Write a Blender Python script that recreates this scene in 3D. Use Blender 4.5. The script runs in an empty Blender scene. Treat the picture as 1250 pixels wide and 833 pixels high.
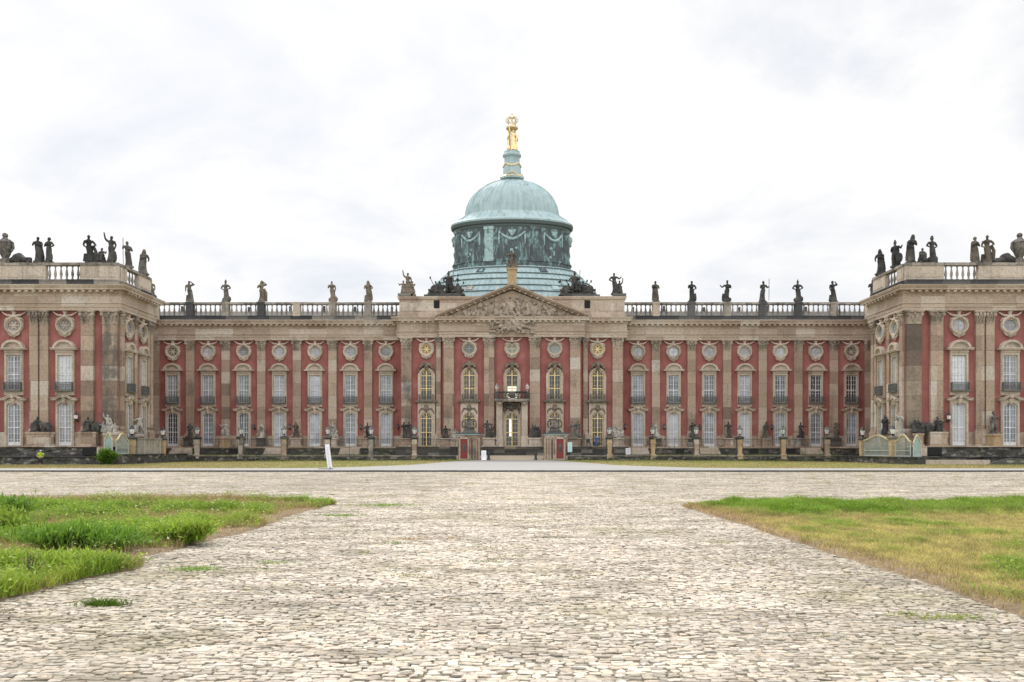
import bpy, bmesh, math, random
import numpy as np
from mathutils import Vector, Matrix, noise as mnoise

random.seed(7)
RNG = np.random.default_rng(11)
SC = bpy.context.scene
COL = SC.collection
PI = math.pi
F = 972.0            # focal length in photograph pixels
HZ, AX, EYE = 549.0, 625.0, 1.75

def WX(px, D): return (px - AX) * D / F
def WZ(py, D): return EYE + (HZ - py) * D / F

# ------------------------------------------------------------------ mesh builder
class MB:
    def __init__(s):
        s.v = []; s.f = []; s.m = Matrix.Identity(4)
    def add(s, vs, fs):
        b = len(s.v)
        s.v += [tuple(s.m @ Vector(p)) for p in vs]
        s.f += [tuple(b + i for i in f) for f in fs]
        return s
    def box(s, x0, x1, y0, y1, z0, z1):
        return s.add([(x0,y0,z0),(x1,y0,z0),(x1,y1,z0),(x0,y1,z0),(x0,y0,z1),(x1,y0,z1),(x1,y1,z1),(x0,y1,z1)],
              [(0,3,2,1),(4,5,6,7),(0,1,5,4),(1,2,6,5),(2,3,7,6),(3,0,4,7)])
    def frus(s, a, za, b, zb):
        # a, b = (x0,x1,y0,y1) rectangles at za, zb
        return s.add([(a[0],a[2],za),(a[1],a[2],za),(a[1],a[3],za),(a[0],a[3],za),(b[0],b[2],zb),(b[1],b[2],zb),(b[1],b[3],zb),(b[0],b[3],zb)],
              [(0,3,2,1),(4,5,6,7),(0,1,5,4),(1,2,6,5),(2,3,7,6),(3,0,4,7)])
    def prism(s, pts, y0, y1):
        n = len(pts)
        vs = [(p[0],y0,p[1]) for p in pts] + [(p[0],y1,p[1]) for p in pts]
        fs = [tuple(range(n)), tuple(range(2*n-1, n-1, -1))] + [(i,i+n,(i+1)%n+n,(i+1)%n) for i in range(n)]
        return s.add(vs, fs)
    def ring(s, out, inn, y0, y1, closed=True):
        n = len(out)
        vs = [(p[0],y0,p[1]) for p in out]+[(p[0],y0,p[1]) for p in inn]+[(p[0],y1,p[1]) for p in out]+[(p[0],y1,p[1]) for p in inn]
        fs = []
        for i in range(n if closed else n-1):
            j = (i+1) % n
            fs += [(i,j,n+j,n+i),(2*n+i,3*n+i,3*n+j,2*n+j),(i,2*n+i,2*n+j,j),(n+i,n+j,3*n+j,3*n+i)]
        if not closed:
            fs += [(0,n,3*n,2*n),(n-1,2*n-1,4*n-1,3*n-1)]
        return s.add(vs, fs)
    def tube(s, pts, rad, n=8, cap=True):
        pts = [Vector(p) for p in pts]
        vs = []; fs = []
        for i, p in enumerate(pts):
            d = (pts[min(i+1,len(pts)-1)] - pts[max(i-1,0)]).normalized()
            u = d.orthogonal().normalized() if i == 0 else (u - d*u.dot(d)).normalized()
            w = d.cross(u)
            r = rad[i] if hasattr(rad,'__len__') else rad
            for k in range(n):
                a = 2*PI*k/n
                vs.append(tuple(p + (u*math.cos(a)+w*math.sin(a))*r))
        for i in range(len(pts)-1):
            for k in range(n):
                fs.append((i*n+k, i*n+(k+1)%n, (i+1)*n+(k+1)%n, (i+1)*n+k))
        if cap:
            fs += [tuple(range(n-1,-1,-1)), tuple((len(pts)-1)*n+k for k in range(n))]
        return s.add(vs, fs)
    def lathe(s, prof, n=24, c=(0,0), cap=True, amp=None):
        vs = []; fs = []
        for i, (r, z) in enumerate(prof):
            for k in range(n):
                a = 2*PI*k/n
                rr = r*(1 + (amp(a, i) if amp else 0))
                vs.append((c[0]+rr*math.cos(a), c[1]+rr*math.sin(a), z))
        for i in range(len(prof)-1):
            for k in range(n):
                fs.append((i*n+k, i*n+(k+1)%n, (i+1)*n+(k+1)%n, (i+1)*n+k))
        if cap:
            fs += [tuple(range(n-1,-1,-1)), tuple((len(prof)-1)*n+k for k in range(n))]
        return s.add(vs, fs)
    def ball(s, c, r, nu=12, nv=8):
        r = (r,r,r) if not hasattr(r,'__len__') else r
        prof = [(max(1e-4,math.sin(PI*i/nv)), -math.cos(PI*i/nv)) for i in range(nv+1)]
        vs = []; fs = []
        for (q, z) in prof:
            for k in range(nu):
                a = 2*PI*k/nu
                vs.append((c[0]+r[0]*q*math.cos(a), c[1]+r[1]*q*math.sin(a), c[2]+r[2]*z))
        for i in range(nv):
            for k in range(nu):
                fs.append((i*nu+k, i*nu+(k+1)%nu, (i+1)*nu+(k+1)%nu, (i+1)*nu+k))
        return s.add(vs, fs)
    def rings(s, rs, n=22):
        # stacked elliptical rings (cx, cy, z, rx, ry, fold amplitude, fold count, phase)
        vs = []; fs = []
        for (cx,cy,z,rx,ry,am,fn,ph) in rs:
            for k in range(n):
                a = 2*PI*k/n
                q = 1 + am*math.sin(fn*a+ph)
                vs.append((cx+rx*q*math.cos(a), cy+ry*q*math.sin(a), z))
        for i in range(len(rs)-1):
            for k in range(n):
                fs.append((i*n+k, i*n+(k+1)%n, (i+1)*n+(k+1)%n, (i+1)*n+k))
        fs += [tuple(range(n-1,-1,-1)), tuple((len(rs)-1)*n+k for k in range(n))]
        return s.add(vs, fs)
    def sweep(s, path, prof, y_cap=True):
        # prof: [(offset, z)], path: plan polyline travelled so that the outside is on its right
        P = [Vector((p[0],p[1])) for p in path]
        nrm = []
        for i in range(len(P)):
            ns = []
            if i > 0: d = (P[i]-P[i-1]).normalized(); ns.append(Vector((d.y,-d.x)))
            if i < len(P)-1: d = (P[i+1]-P[i]).normalized(); ns.append(Vector((d.y,-d.x)))
            if len(ns) == 1: nrm.append(ns[0])
            else:
                b = (ns[0]+ns[1]).normalized()
                nrm.append(b / max(.2, b.dot(ns[0])))
        m = len(prof); vs = []; fs = []
        for i, p in enumerate(P):
            for (o, z) in prof:
                q = p + nrm[i]*o
                vs.append((q.x, q.y, z))
        for i in range(len(P)-1):
            for k in range(m-1):
                fs.append((i*m+k, (i+1)*m+k, (i+1)*m+k+1, i*m+k+1))
        return s.add(vs, fs)
    def mesh(s, name, mat=None, smooth=False):
        me = bpy.data.meshes.new(name)
        me.from_pydata(s.v, [], s.f)
        bm = bmesh.new(); bm.from_mesh(me)
        bmesh.ops.recalc_face_normals(bm, faces=bm.faces)
        bm.to_mesh(me); bm.free()
        if smooth:
            me.polygons.foreach_set('use_smooth', [True]*len(me.polygons))
            if smooth != True:
                me.set_sharp_from_angle(angle=smooth)
        if mat: me.materials.append(mat)
        return me
    def build(s, name, mat, parent=None, smooth=False):
        return link(name, s.mesh(name, mat, smooth), parent)

def link(name, me, parent=None, loc=None, rz=None, sc=None):
    o = bpy.data.objects.new(name, me)
    COL.objects.link(o)
    if parent: o.parent = parent
    if loc is not None: o.location = loc
    if rz: o.rotation_euler = (0,0,rz)
    if sc is not None: o.scale = sc if hasattr(sc,'__len__') else (sc,sc,sc)
    return o
def tag(o, label, cat, group=None, kind=None):
    o['label'] = label; o['category'] = cat
    if group: o['group'] = group
    if kind: o['kind'] = kind
    return o
def empty(name, loc, label, cat, group=None, rz=0):
    o = bpy.data.objects.new(name, None); COL.objects.link(o)
    o.location = loc; o.rotation_euler = (0,0,rz)
    o.empty_display_size = .3
    return tag(o, label, cat, group)
def structure(o):
    o['kind'] = 'structure'; return o

def np_mesh(name, V, quads=None, tris=None, mat=None, smooth=False, col=None):
    me = bpy.data.meshes.new(name)
    parts = []; starts = []; tot = []; off = 0
    for arr, k in ((quads,4),(tris,3)):
        if arr is None or len(arr) == 0: continue
        parts.append(np.asarray(arr, dtype=np.int32).ravel())
        n = len(arr)
        starts.append(off + np.arange(n, dtype=np.int32)*k); tot.append(np.full(n, k, dtype=np.int32)); off += n*k
    L = np.concatenate(parts); S = np.concatenate(starts); T = np.concatenate(tot)
    me.vertices.add(len(V)); me.vertices.foreach_set('co', np.asarray(V, dtype=np.float32).ravel())
    me.loops.add(len(L)); me.loops.foreach_set('vertex_index', L)
    me.polygons.add(len(S)); me.polygons.foreach_set('loop_start', S); me.polygons.foreach_set('loop_total', T)
    if smooth: me.polygons.foreach_set('use_smooth', np.ones(len(S), dtype=bool))
    me.update(calc_edges=True)
    if col is not None:
        a = me.color_attributes.new('tint', 'FLOAT_COLOR', 'POINT')
        c = np.ones((len(V),4), dtype=np.float32); c[:,:3] = col
        a.data.foreach_set('color', c.ravel())
    if mat: me.materials.append(mat)
    return me

# ------------------------------------------------------------------ materials
class NT:
    def __init__(s, m):
        m.use_nodes = True; s.t = m.node_tree; s.t.nodes.clear()
    def n(s, typ, **kw):
        x = s.t.nodes.new(typ)
        for k, v in kw.items(): setattr(x, k, v)
        return x
    def l(s, a, b): s.t.links.new(a, b)
    def val(s, sock, v):
        if hasattr(v, 'is_output') or isinstance(v, bpy.types.NodeSocket): s.l(v, sock)
        else: sock.default_value = v
    def math(s, op, a, b=None, clamp=False):
        x = s.n('ShaderNodeMath', operation=op, use_clamp=clamp)
        s.val(x.inputs[0], a)
        if b is not None: s.val(x.inputs[1], b)
        return x.outputs[0]
    def vmath(s, op, a, b=None):
        x = s.n('ShaderNodeVectorMath', operation=op)
        s.val(x.inputs[0], a)
        if b is not None: s.val(x.inputs[1], b)
        return x.outputs[0]
    def noise(s, vec, scale, detail=4, rough=.55, dist=0):
        x = s.n('ShaderNodeTexNoise'); x.inputs['Scale'].default_value = scale
        x.inputs['Detail'].default_value = detail; x.inputs['Roughness'].default_value = rough
        x.inputs['Distortion'].default_value = dist
        if vec is not None: s.l(vec, x.inputs['Vector'])
        return x.outputs['Fac']
    def ramp(s, fac, stops, interp='LINEAR'):
        x = s.n('ShaderNodeValToRGB'); e = x.color_ramp.elements; x.color_ramp.interpolation = interp
        while len(e) < len(stops): e.new(.5)
        for i, (p, c) in enumerate(stops):
            e[i].position = p
            e[i].color = (c,c,c,1) if not hasattr(c,'__len__') else (*c,1)
        s.val(x.inputs[0], fac); return x.outputs[0]
    def mix(s, fac, a, b, blend='MIX'):
        x = s.n('ShaderNodeMix', data_type='RGBA', blend_type=blend)
        s.val(x.inputs[0], fac)
        for sock, v in ((x.inputs[6],a),(x.inputs[7],b)):
            if isinstance(v, tuple): sock.default_value = (*v,1) if len(v)==3 else v
            else: s.val(sock, v)
        return x.outputs[2]
    def pos(s): return s.n('ShaderNodeNewGeometry').outputs['Position']
    def obj(s): return s.n('ShaderNodeTexCoord').outputs['Object']
    def rnd(s): return s.n('ShaderNodeObjectInfo').outputs['Random']
    def principled(s, col, rough=.8, metal=0, bump=None, bs=.3, bd=.05, spec=None):
        p = s.n('ShaderNodeBsdfPrincipled')
        if isinstance(col, tuple): p.inputs['Base Color'].default_value = (*col,1)
        else: s.l(col, p.inputs['Base Color'])
        s.val(p.inputs['Roughness'], rough); s.val(p.inputs['Metallic'], metal)
        if spec is not None: p.inputs['Specular IOR Level'].default_value = spec
        if bump is not None:
            b = s.n('ShaderNodeBump'); b.inputs['Strength'].default_value = bs; b.inputs['Distance'].default_value = bd
            s.l(bump, b.inputs['Height']); s.l(b.outputs[0], p.inputs['Normal'])
        o = s.n('ShaderNodeOutputMaterial'); s.l(p.outputs[0], o.inputs[0]); return p
def mat(name, fn):
    m = bpy.data.materials.new(name); fn(NT(m)); return m

def block_stone(stops, soot=.6, lo=.56, hi=.74, size=(1.7,1.7,.95), seed=0., joint=.6):
    def fn(t):
        p = t.pos()
        q = t.vmath('ADD', t.vmath('MULTIPLY', p, (1/size[0],1/size[1],1/size[2])), (.37+seed,.211,.133+seed))
        w = t.n('ShaderNodeTexWhiteNoise', noise_dimensions='3D'); t.l(t.vmath('FLOOR', q), w.inputs['Vector'])
        c = t.ramp(w.outputs['Value'], stops)
        fr = t.n('ShaderNodeSeparateXYZ'); t.l(t.vmath('FRACTION', q), fr.inputs[0])
        jl = t.math('LESS_THAN', fr.outputs[2], .035)
        c = t.mix(t.math('MULTIPLY', jl, joint), c, (.13,.11,.095))
        n1 = t.noise(p, .38, 7, .62)
        st = t.noise(t.vmath('MULTIPLY', p, (1.6,1.6,.14)), 1.0, 4, .6)
        f = t.math('ADD', t.math('MULTIPLY', n1, .62), t.math('MULTIPLY', st, .38))
        c = t.mix(t.math('MULTIPLY', t.ramp(f, [(lo,0.),(hi,1.)]), soot), c, (.085,.075,.068))
        fine = t.noise(p, 4.5, 6, .7)
        c = t.mix(1., c, t.ramp(fine, [(.28,.58),(.5,.97),(.75,1.22)]), 'MULTIPLY')
        t.principled(c, .88, bump=fine, bs=.25, bd=.03)
    return fn
TAN = [(0,(.20,.145,.11)),(.09,(.305,.222,.165)),(.42,(.375,.278,.208)),(.78,(.43,.333,.255)),(.9,(.48,.40,.32)),(1,(.52,.47,.405))]
PALE = [(0,(.37,.285,.215)),(.5,(.46,.37,.29)),(.8,(.52,.435,.35)),(1,(.56,.495,.42))]
M = {}
M['pilaster'] = mat('weathered sandstone blocks', block_stone(TAN, .62, .52, .66, (5.13,5.13,1.7), .26, .5))
M['pilaster_soot'] = mat('half blackened sandstone blocks', block_stone(TAN, .8, .42, .56, (5.13,5.13,1.7), .26, .5))
M['pilaster_dark'] = mat('brown blackened sandstone blocks', block_stone([(0,(.10,.08,.065)),(.6,(.16,.12,.095)),(.85,(.24,.185,.14)),(1,(.33,.27,.2))], .5, .48, .66, (5.13,5.13,1.7), .26, .5))
M['capital'] = mat('weathered carved capitals', block_stone([(0,(.33,.265,.205)),(1,(.48,.405,.32))], .85, .45, .6, (3,3,2.2), .2, .15))
M['entab'] = mat('pale sandstone', block_stone(PALE, .55, .55, .72, (2.7,2.7,1.1), .5, .3))
M['trim'] = mat('carved sandstone trim', block_stone([(0,(.46,.385,.31)),(1,(.57,.49,.405))], .6, .51, .69, (3,3,2.2), .2, .15))
M['socle'] = mat('socle sandstone', block_stone(TAN, .6, .52, .72, (1.3,1.3,.75), .7))
M['ochre'] = mat('ochre sandstone', block_stone([(0,(.40,.29,.16)),(1,(.52,.39,.24))], .55, .55, .75, (2,2,1.2), .1))
M['dark_stone'] = mat('sooty stone', block_stone([(0,(.035,.035,.033)),(.6,(.065,.065,.06)),(.85,(.12,.115,.10)),(1,(.30,.28,.24))], .5, .5, .7, (1.5,1.5,.5), .3))
M['crust'] = mat('blackened parapet stone', block_stone([(0,(.045,.047,.05)),(.55,(.075,.078,.082)),(.8,(.16,.155,.145)),(1,(.33,.30,.26))], .4, .5, .7, (3.1,3.1,9), .9, 0))
M['baluster'] = mat('weathered baluster stone', block_stone([(0,(.20,.18,.155)),(.5,(.33,.30,.26)),(1,(.42,.37,.31))], .8, .46, .6, (.9,.9,9), .33, 0))

def rubble(t):
    p = t.pos()
    v = t.n('ShaderNodeTexVoronoi'); v.inputs['Scale'].default_value = 1.0
    t.l(t.vmath('MULTIPLY', p, (1.5,1.5,3.2)), v.inputs['Vector'])
    c = t.ramp(t.n_sep(v.outputs['Color']), [(0,(.028,.027,.026)),(.5,(.07,.066,.06)),(.8,(.12,.11,.098)),(1,(.22,.20,.17))])
    v2 = t.n('ShaderNodeTexVoronoi', feature='DISTANCE_TO_EDGE'); v2.inputs['Scale'].default_value = 1.0
    t.l(t.vmath('MULTIPLY', p, (1.5,1.5,3.2)), v2.inputs['Vector'])
    c = t.mix(t.ramp(v2.outputs['Distance'], [(0,.85),(.09,0.)]), c, (.02,.02,.018))
    g = t.ramp(t.noise(p, .8, 5, .65), [(.52,0.),(.68,1.)])
    c = t.mix(t.math('MULTIPLY', g, .65), c, (.07,.085,.035))
    t.principled(c, .95, bump=v2.outputs['Distance'], bs=.8, bd=.08)
NT.n_sep = lambda s, c: (lambda x: (s.l(c, x.inputs[0]), x.outputs[0])[1])(s.n('ShaderNodeSeparateColor'))
M['rubble'] = mat('dark rubble masonry', rubble)

def red(t):
    p = t.pos()
    n = t.noise(p, .5, 6, .6); st = t.noise(t.vmath('MULTIPLY', p, (2.2,2.2,.12)), 1., 4, .6)
    c = t.ramp(n, [(.25,(.21,.065,.057)),(.45,(.275,.093,.082)),(.6,(.325,.122,.106)),(.75,(.39,.19,.162))])
    c = t.mix(t.math('MULTIPLY', t.ramp(st, [(.48,0.),(.7,1.)]), .5), c, (.17,.055,.048))
    br = t.n('ShaderNodeTexBrick'); br.inputs['Scale'].default_value = 1.
    for k, v in (('Mortar Size',.012),('Brick Width',.5),('Row Height',.16)): br.inputs[k].default_value = v
    sx = t.n('ShaderNodeSeparateXYZ'); t.l(p, sx.inputs[0])
    cb = t.n('ShaderNodeCombineXYZ'); t.l(t.math('ADD', sx.outputs[0], sx.outputs[1]), cb.inputs[0]); t.l(sx.outputs[2], cb.inputs[1])
    t.l(cb.outputs[0], br.inputs['Vector'])
    c = t.mix(t.math('MULTIPLY', br.outputs['Fac'], .35), c, (.42,.20,.17))
    t.principled(c, .9, bump=t.noise(p, 9, 4), bs=.15, bd=.02)
M['red'] = mat('red brick painted wall', red)

def statue_mat(dark, light, lo, hi):
    def fn(t):
        o = t.obj(); r = t.rnd()
        v = t.n('ShaderNodeVectorMath', operation='ADD'); t.l(o, v.inputs[0])
        cb = t.n('ShaderNodeCombineXYZ'); t.l(t.math('MULTIPLY', r, 30.), cb.inputs[0]); t.l(cb.outputs[0], v.inputs[1])
        n = t.noise(v.outputs[0], 2.2, 5, .62)
        c = t.ramp(n, [(lo, dark), (hi, light)])
        f = t.noise(v.outputs[0], 11, 3)
        c = t.mix(1., c, t.ramp(f, [(.3,.75),(.7,1.15)]), 'MULTIPLY')
        t.principled(c, .85, bump=f, bs=.3, bd=.03)
    return fn
M['st_dark'] = mat('blackened statue stone', statue_mat((.028,.028,.03),(.12,.11,.095),.42,.72))
M['st_brown'] = mat('brown statue stone', statue_mat((.06,.052,.042),(.20,.165,.125),.4,.68))
M['st_grey'] = mat('grey statue stone', statue_mat((.07,.066,.06),(.25,.225,.19),.40,.68))
M['st_pale'] = mat('pale statue stone', statue_mat((.16,.155,.145),(.50,.47,.41),.36,.6))
M['st_sand'] = mat('sandy statue stone', statue_mat((.11,.09,.07),(.29,.235,.18),.38,.68))

def paint(c, r=.5, metal=0, n=.18):
    def fn(t):
        f = t.noise(t.pos(), 4, 4)
        col = t.mix(1., c, t.ramp(f, [(.3,1-n),(.7,1+n*.4)]), 'MULTIPLY')
        t.principled(col, r, metal)
    return fn
M['white'] = mat('white window paint', paint((.66,.67,.68), .45))
M['gold_paint'] = mat('golden yellow window paint', paint((.80,.62,.30), .4))
M['opening_shade'] = mat('black opening shade', paint((.012,.012,.012), .9))  # near-black colour paints in the shade inside openings
M['iron'] = mat('black iron', paint((.03,.032,.034), .5))
M['iron_grey'] = mat('weathered dark iron', paint((.12,.122,.115), .6))
M['relief'] = mat('weathered relief stone', statue_mat((.15,.125,.10),(.46,.38,.30),.34,.6))
M['gate_stone'] = mat('sooty gatehouse stone', block_stone(TAN, .85, .44, .62, (1.3,1.3,.75), .4))
M['gold'] = mat('gilding', paint((.93,.70,.38), .42, 1., .15))
M['crown_gold'] = mat('dull gilding', paint((.80,.66,.42), .5, .6, .25))
M['door_red'] = mat('dark red door paint', paint((.20,.022,.018), .5))
M['verd'] = mat('pale green trellis paint', paint((.44,.49,.44), .6))
M['verd_dk'] = mat('turquoise panel paint', paint((.33,.47,.46), .6))
M['trellis_gold'] = mat('gilded trellis rail', paint((.62,.54,.33), .5, .2))
M['lamp_glass'] = mat('milky lamp glass', paint((.75,.76,.76), .2))
M['board'] = mat('white sign board', paint((.80,.80,.83), .5, 0, .04))
M['sign_ink'] = mat('grey sign print', paint((.30,.32,.38), .6))
M['sign_blue'] = mat('blue sign print', paint((.12,.20,.50), .6))
M['sign_cyan'] = mat('pale cyan notice', paint((.52,.68,.70), .6))

def glass(base, rough, var=.25, sc=.9, seed=0.):
    def fn(t):
        p = t.pos()
        n = t.noise(t.vmath('ADD', p, (seed,0,0)), sc, 3, .5)
        c = t.mix(1., base, t.ramp(n, [(.3,1-var),(.7,1+var)]), 'MULTIPLY')
        c = t.mix(1., c, t.ramp(t.rnd(), [(0,.5),(1,1.2)]), 'MULTIPLY')
        b = t.noise(p, 1.6, 2)
        t.principled(c, rough, bump=b, bs=.06, bd=.1, spec=.6)
    return fn
M['pane_pale'] = mat('pane with pale curtain', glass((.40,.43,.48), .12, .3))
M['pane_white'] = mat('pane with white blind', glass((.60,.62,.66), .15, .15))
M['pane_mid'] = mat('pane with half drawn curtain', glass((.22,.25,.29), .08, .5))
M['pane_dark'] = mat('dark window pane', glass((.055,.062,.07), .05, .6, 2.))
M['pane_green'] = mat('grey green oculus pane', glass((.26,.31,.30), .1, .25))
def lit(t):
    p = t.n('ShaderNodeBsdfPrincipled'); p.inputs['Base Color'].default_value = (.8,.8,.78,1); p.inputs['Roughness'].default_value = .2
    p.inputs['Emission Color'].default_value = (1,.95,.82,1); p.inputs['Emission Strength'].default_value = .75  # emission stands for daylight coming through the hall
    o = t.n('ShaderNodeOutputMaterial'); t.l(p.outputs[0], o.inputs[0])
M['pane_lit'] = mat('glowing daylight pane', lit)

def copper(t):
    p = t.pos(); g = t.noise(p, .7, 6, .65)
    st = t.noise(t.vmath('MULTIPLY', p, (2.6,2.6,.16)), 1., 4, .65)
    c = t.ramp(t.math('ADD', t.math('MULTIPLY', g, .5), t.math('MULTIPLY', st, .5)),
        [(.3,(.18,.275,.285)),(.45,(.33,.445,.46)),(.58,(.41,.525,.545)),(.72,(.48,.58,.595))])
    t.principled(c, .65, bump=st, bs=.15, bd=.05)
M['copper'] = mat('green copper roof', copper)
def copper_dk(t):
    p = t.pos()
    st = t.noise(t.vmath('MULTIPLY', p, (1.4,1.4,.5)), 1.1, 6, .68, .6)
    c = t.ramp(st, [(.36,(.045,.055,.06)),(.53,(.08,.11,.112)),(.585,(.18,.30,.30)),(.72,(.28,.42,.41))])
    t.principled(c, .6, bump=st, bs=.3, bd=.06)
M['copper_dk'] = mat('darkened copper drum', copper_dk)
def copper_rel(t):
    p = t.pos(); st = t.noise(p, 1.9, 5, .65)
    c = t.ramp(st, [(.34,(.09,.15,.15)),(.46,(.30,.44,.43)),(.7,(.44,.57,.55))])
    t.principled(c, .6)
M['copper_rel'] = mat('verdigris relief', copper_rel)
M['copper_edge'] = mat('dark copper edge', paint((.075,.10,.095), .6))
M['roof_dk'] = mat('dark roofing', paint((.10,.095,.088), .8, 0, .35))
# ------------------------------------------------------------------ the palace
YM, YC, YR, YW, YB = 115.0, 112.3, 111.7, 90.5, 98.6      # main front, central block, pediment bay, wing front, end of the wing's inner side
XW, XI, XB, XP, XO = 44.65, 52.4, 15.75, 9.75, 67.0        # wing inner side, recessed side wall, central block, pediment bay, outer end
ZF, ZS, ZA, ZE, ZR = 2.16, 3.69, 17.49, 20.45, 22.9        # terrace floor, socle top, capitals' top, cornice top, balustrade rail
palace = empty('palace', (0, YM, 0), 'long red and sandstone baroque palace with a green copper dome and projecting wings', 'palace')
palace.location = (0,0,0)

PATH_ALL = [(-XO,YW),(-XW,YW),(-XW,YB),(-XI,YB),(-XI,YM),(-XB,YM),(-XB,YC),(-XP,YC),(-XP,YR),
            (XP,YR),(XP,YC),(XB,YC),(XB,YM),(XI,YM),(XI,YB),(XW,YB),(XW,YW),(XO,YW)]
SECT = [PATH_ALL[0:5], PATH_ALL[4:6], PATH_ALL[5:13], PATH_ALL[12:14], PATH_ALL[13:18]]
for sec in SECT:
    MB().sweep(sec, [(0,ZS-.02),(0,ZA+.1)]).build('wall', M['red'], palace)
    MB().sweep(sec, [(.03,ZF-.1),(.03,ZS),(.005,ZS+.03)]).build('socle', M['socle'], palace)
    # architrave with two bands, frieze, cornice
    MB().sweep(sec, [(0,ZA),(.44,ZA),(.44,ZA+.36),(.50,ZA+.37),(.50,ZA+.74),(.60,ZA+.78),(.60,ZA+.9),(.42,ZA+.92)]).build('architrave', M['entab'], palace)
    MB().sweep(sec, [(.42,ZA+.92),(.42,ZA+1.86),(.46,ZA+1.9)]).build('frieze', M['entab'], palace)
    c = MB().sweep(sec, [(.46,ZA+1.9),(.56,ZA+1.96),(.56,ZA+2.22),(.62,ZA+2.24),(1.02,ZA+2.26),(1.02,ZA+2.46),(1.08,ZA+2.52),(1.18,ZA+2.72),(1.18,ZA+2.82),(.2,ZA+3.0)])
    # modillions under the cornice
    for i in range(len(sec)-1):
        a = Vector(sec[i]); b = Vector(sec[i+1]); d = b-a; L = d.length; d.normalize(); nr = Vector((d.y,-d.x))
        if L < 1.2: continue
        n = max(2, int(L/.78))
        for k in range(n):
            p = a + d*(L*(k+.5)/n)
            c.m = Matrix.Translation((p.x,p.y,0)) @ Matrix.Rotation(math.atan2(d.y,d.x),4,'Z')
            c.box(-.17,.17,-.98,-.5,ZA+2.03,ZA+2.225)
            c.m = Matrix.Identity(4)
    c.build('cornice', M['entab'], palace)

# dark parapet base and balustrades -------------------------------------------------
BAL = [(.085,0),(.13,.03),(.13,.1),(.07,.16),(.105,.30),(.15,.48),(.12,.68),(.07,.92),(.06,1.06),(.11,1.12),(.11,1.22)]
def balustrade(a, b, y_in=0.0, solid=False, base=True):
    # straight run from plan point a to b, outside on the right
    a = Vector(a); b = Vector(b); d = b-a; L = d.length; d.normalize()
    rot = Matrix.Translation((a.x,a.y,0)) @ Matrix.Rotation(math.atan2(d.y,d.x),4,'Z')
    if base:
        m = MB(); m.m = rot; m.box(0,L,-.28,.42,ZE-.05,ZE+.42); m.box(0,L,-.36,.46,ZE+.42,ZE+.56)
        m.build('parapet_base', M['crust'], palace)
    z0 = ZE+.56
    m = MB(); m.m = rot
    if solid:
        m.box(0,L,-.2,.34,z0,ZR-.28)
        n = max(1,int(L/2.2))
        for k in range(n):
            x0 = L*k/n+.25; x1 = L*(k+1)/n-.25
            m.box(x0,x1,-.235,-.2,z0+.28,ZR-.5)
        m.build('parapet_panel', M['trim'], palace)
    else:
        n = max(2, int(L/.62))
        for k in range(n):
            x = L*(k+.5)/n; s0 = (ZR-.28-z0)/1.22
            m.lathe([(r*1.12, z0+z*s0) for r, z in BAL], 8, (x,.07))
        m.build('balustrade', M['baluster'], palace, smooth=PI/5)
    m = MB(); m.m = rot; m.box(-.02,L+.02,-.3,.44,ZR-.27,ZR-.02); m.box(-.02,L+.02,-.24,.38,ZR-.02,ZR+.04)
    m.build('rail', M['baluster'], palace)
def pedestal(x, y, w=1.0, d=.9, key='crust', top=0.0, rz=0):
    m = MB(); m.m = Matrix.Translation((x,y,0)) @ Matrix.Rotation(rz,4,'Z')
    m.box(-w/2,w/2,-d/2,d/2,ZE+.5,ZR+.02+top); m.box(-w/2-.07,w/2+.07,-d/2-.07,d/2+.07,ZR-.2+top,ZR+.06+top)
    m.build('roof_pedestal', M[key], palace)

BAYX = [18.16 + 5.13*i for i in range(7)]
PILX = [20.73 + 5.13*i for i in range(6)]
for sx in (-1,1):
    ped = [x for x in PILX]
    keys = ['crust','baluster','trim','crust','baluster','crust']
    xs = [XB] + ped + [XI-1.2]
    for i in range(len(xs)-1):
        x0 = xs[i] + (.5 if i else -.05); x1 = xs[i+1] - (.5 if i < len(xs)-2 else 0)
        a, b = (x0, x1) if sx > 0 else (-x1, -x0)
        balustrade((a,YM-.25),(b,YM-.25))
    for i, x in enumerate(ped):
        k = keys[(i + (2 if sx > 0 else 0)) % 6]
        pedestal(sx*x, YM-.18, 1.02, .85, k)
        MB().box(sx*x-.55,sx*x+.55,YM-.56,YM+.2,ZE-.05,ZE+.56).build('parapet_base', M['crust'], palace)
# wing balustrades
def wing_top(sx):
    def run(x0, x1, **k):
        a, b = (x0,x1) if sx > 0 else (-x1,-x0)
        balustrade((a,YW-.1),(b,YW-.1), **k)
    run(XW-.0, XW+4.3, solid=True); run(XW+4.3, XW+8.2); run(XW+8.2, XO, solid=True)
    if sx < 0:
        balustrade((-XW-.1+.2,YW+.4),(-XW+.1,YW+3.0), solid=True) if False else None
    xs = sx*(XW+.1)
    def side(y0, y1, **k):
        if sx < 0: balustrade((xs,y0),(xs,y1), **k)      # travelling +Y on the left wing: the court is on the right
        else: balustrade((xs,y1),(xs,y0), **k)
    side(YW+.3, YW+1.7, solid=True); side(YW+1.7, YW+4.6); side(YW+4.6, YB-.3, solid=True)
    # short parapet over the recessed side wall
    x2 = sx*(XI-.1)
    if sx < 0: balustrade((x2,YB+.6),(x2,YM-.8), solid=True)
    else: balustrade((x2,YM-.8),(x2,YB+.6), solid=True)
for sx in (-1,1): wing_top(sx)

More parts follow.
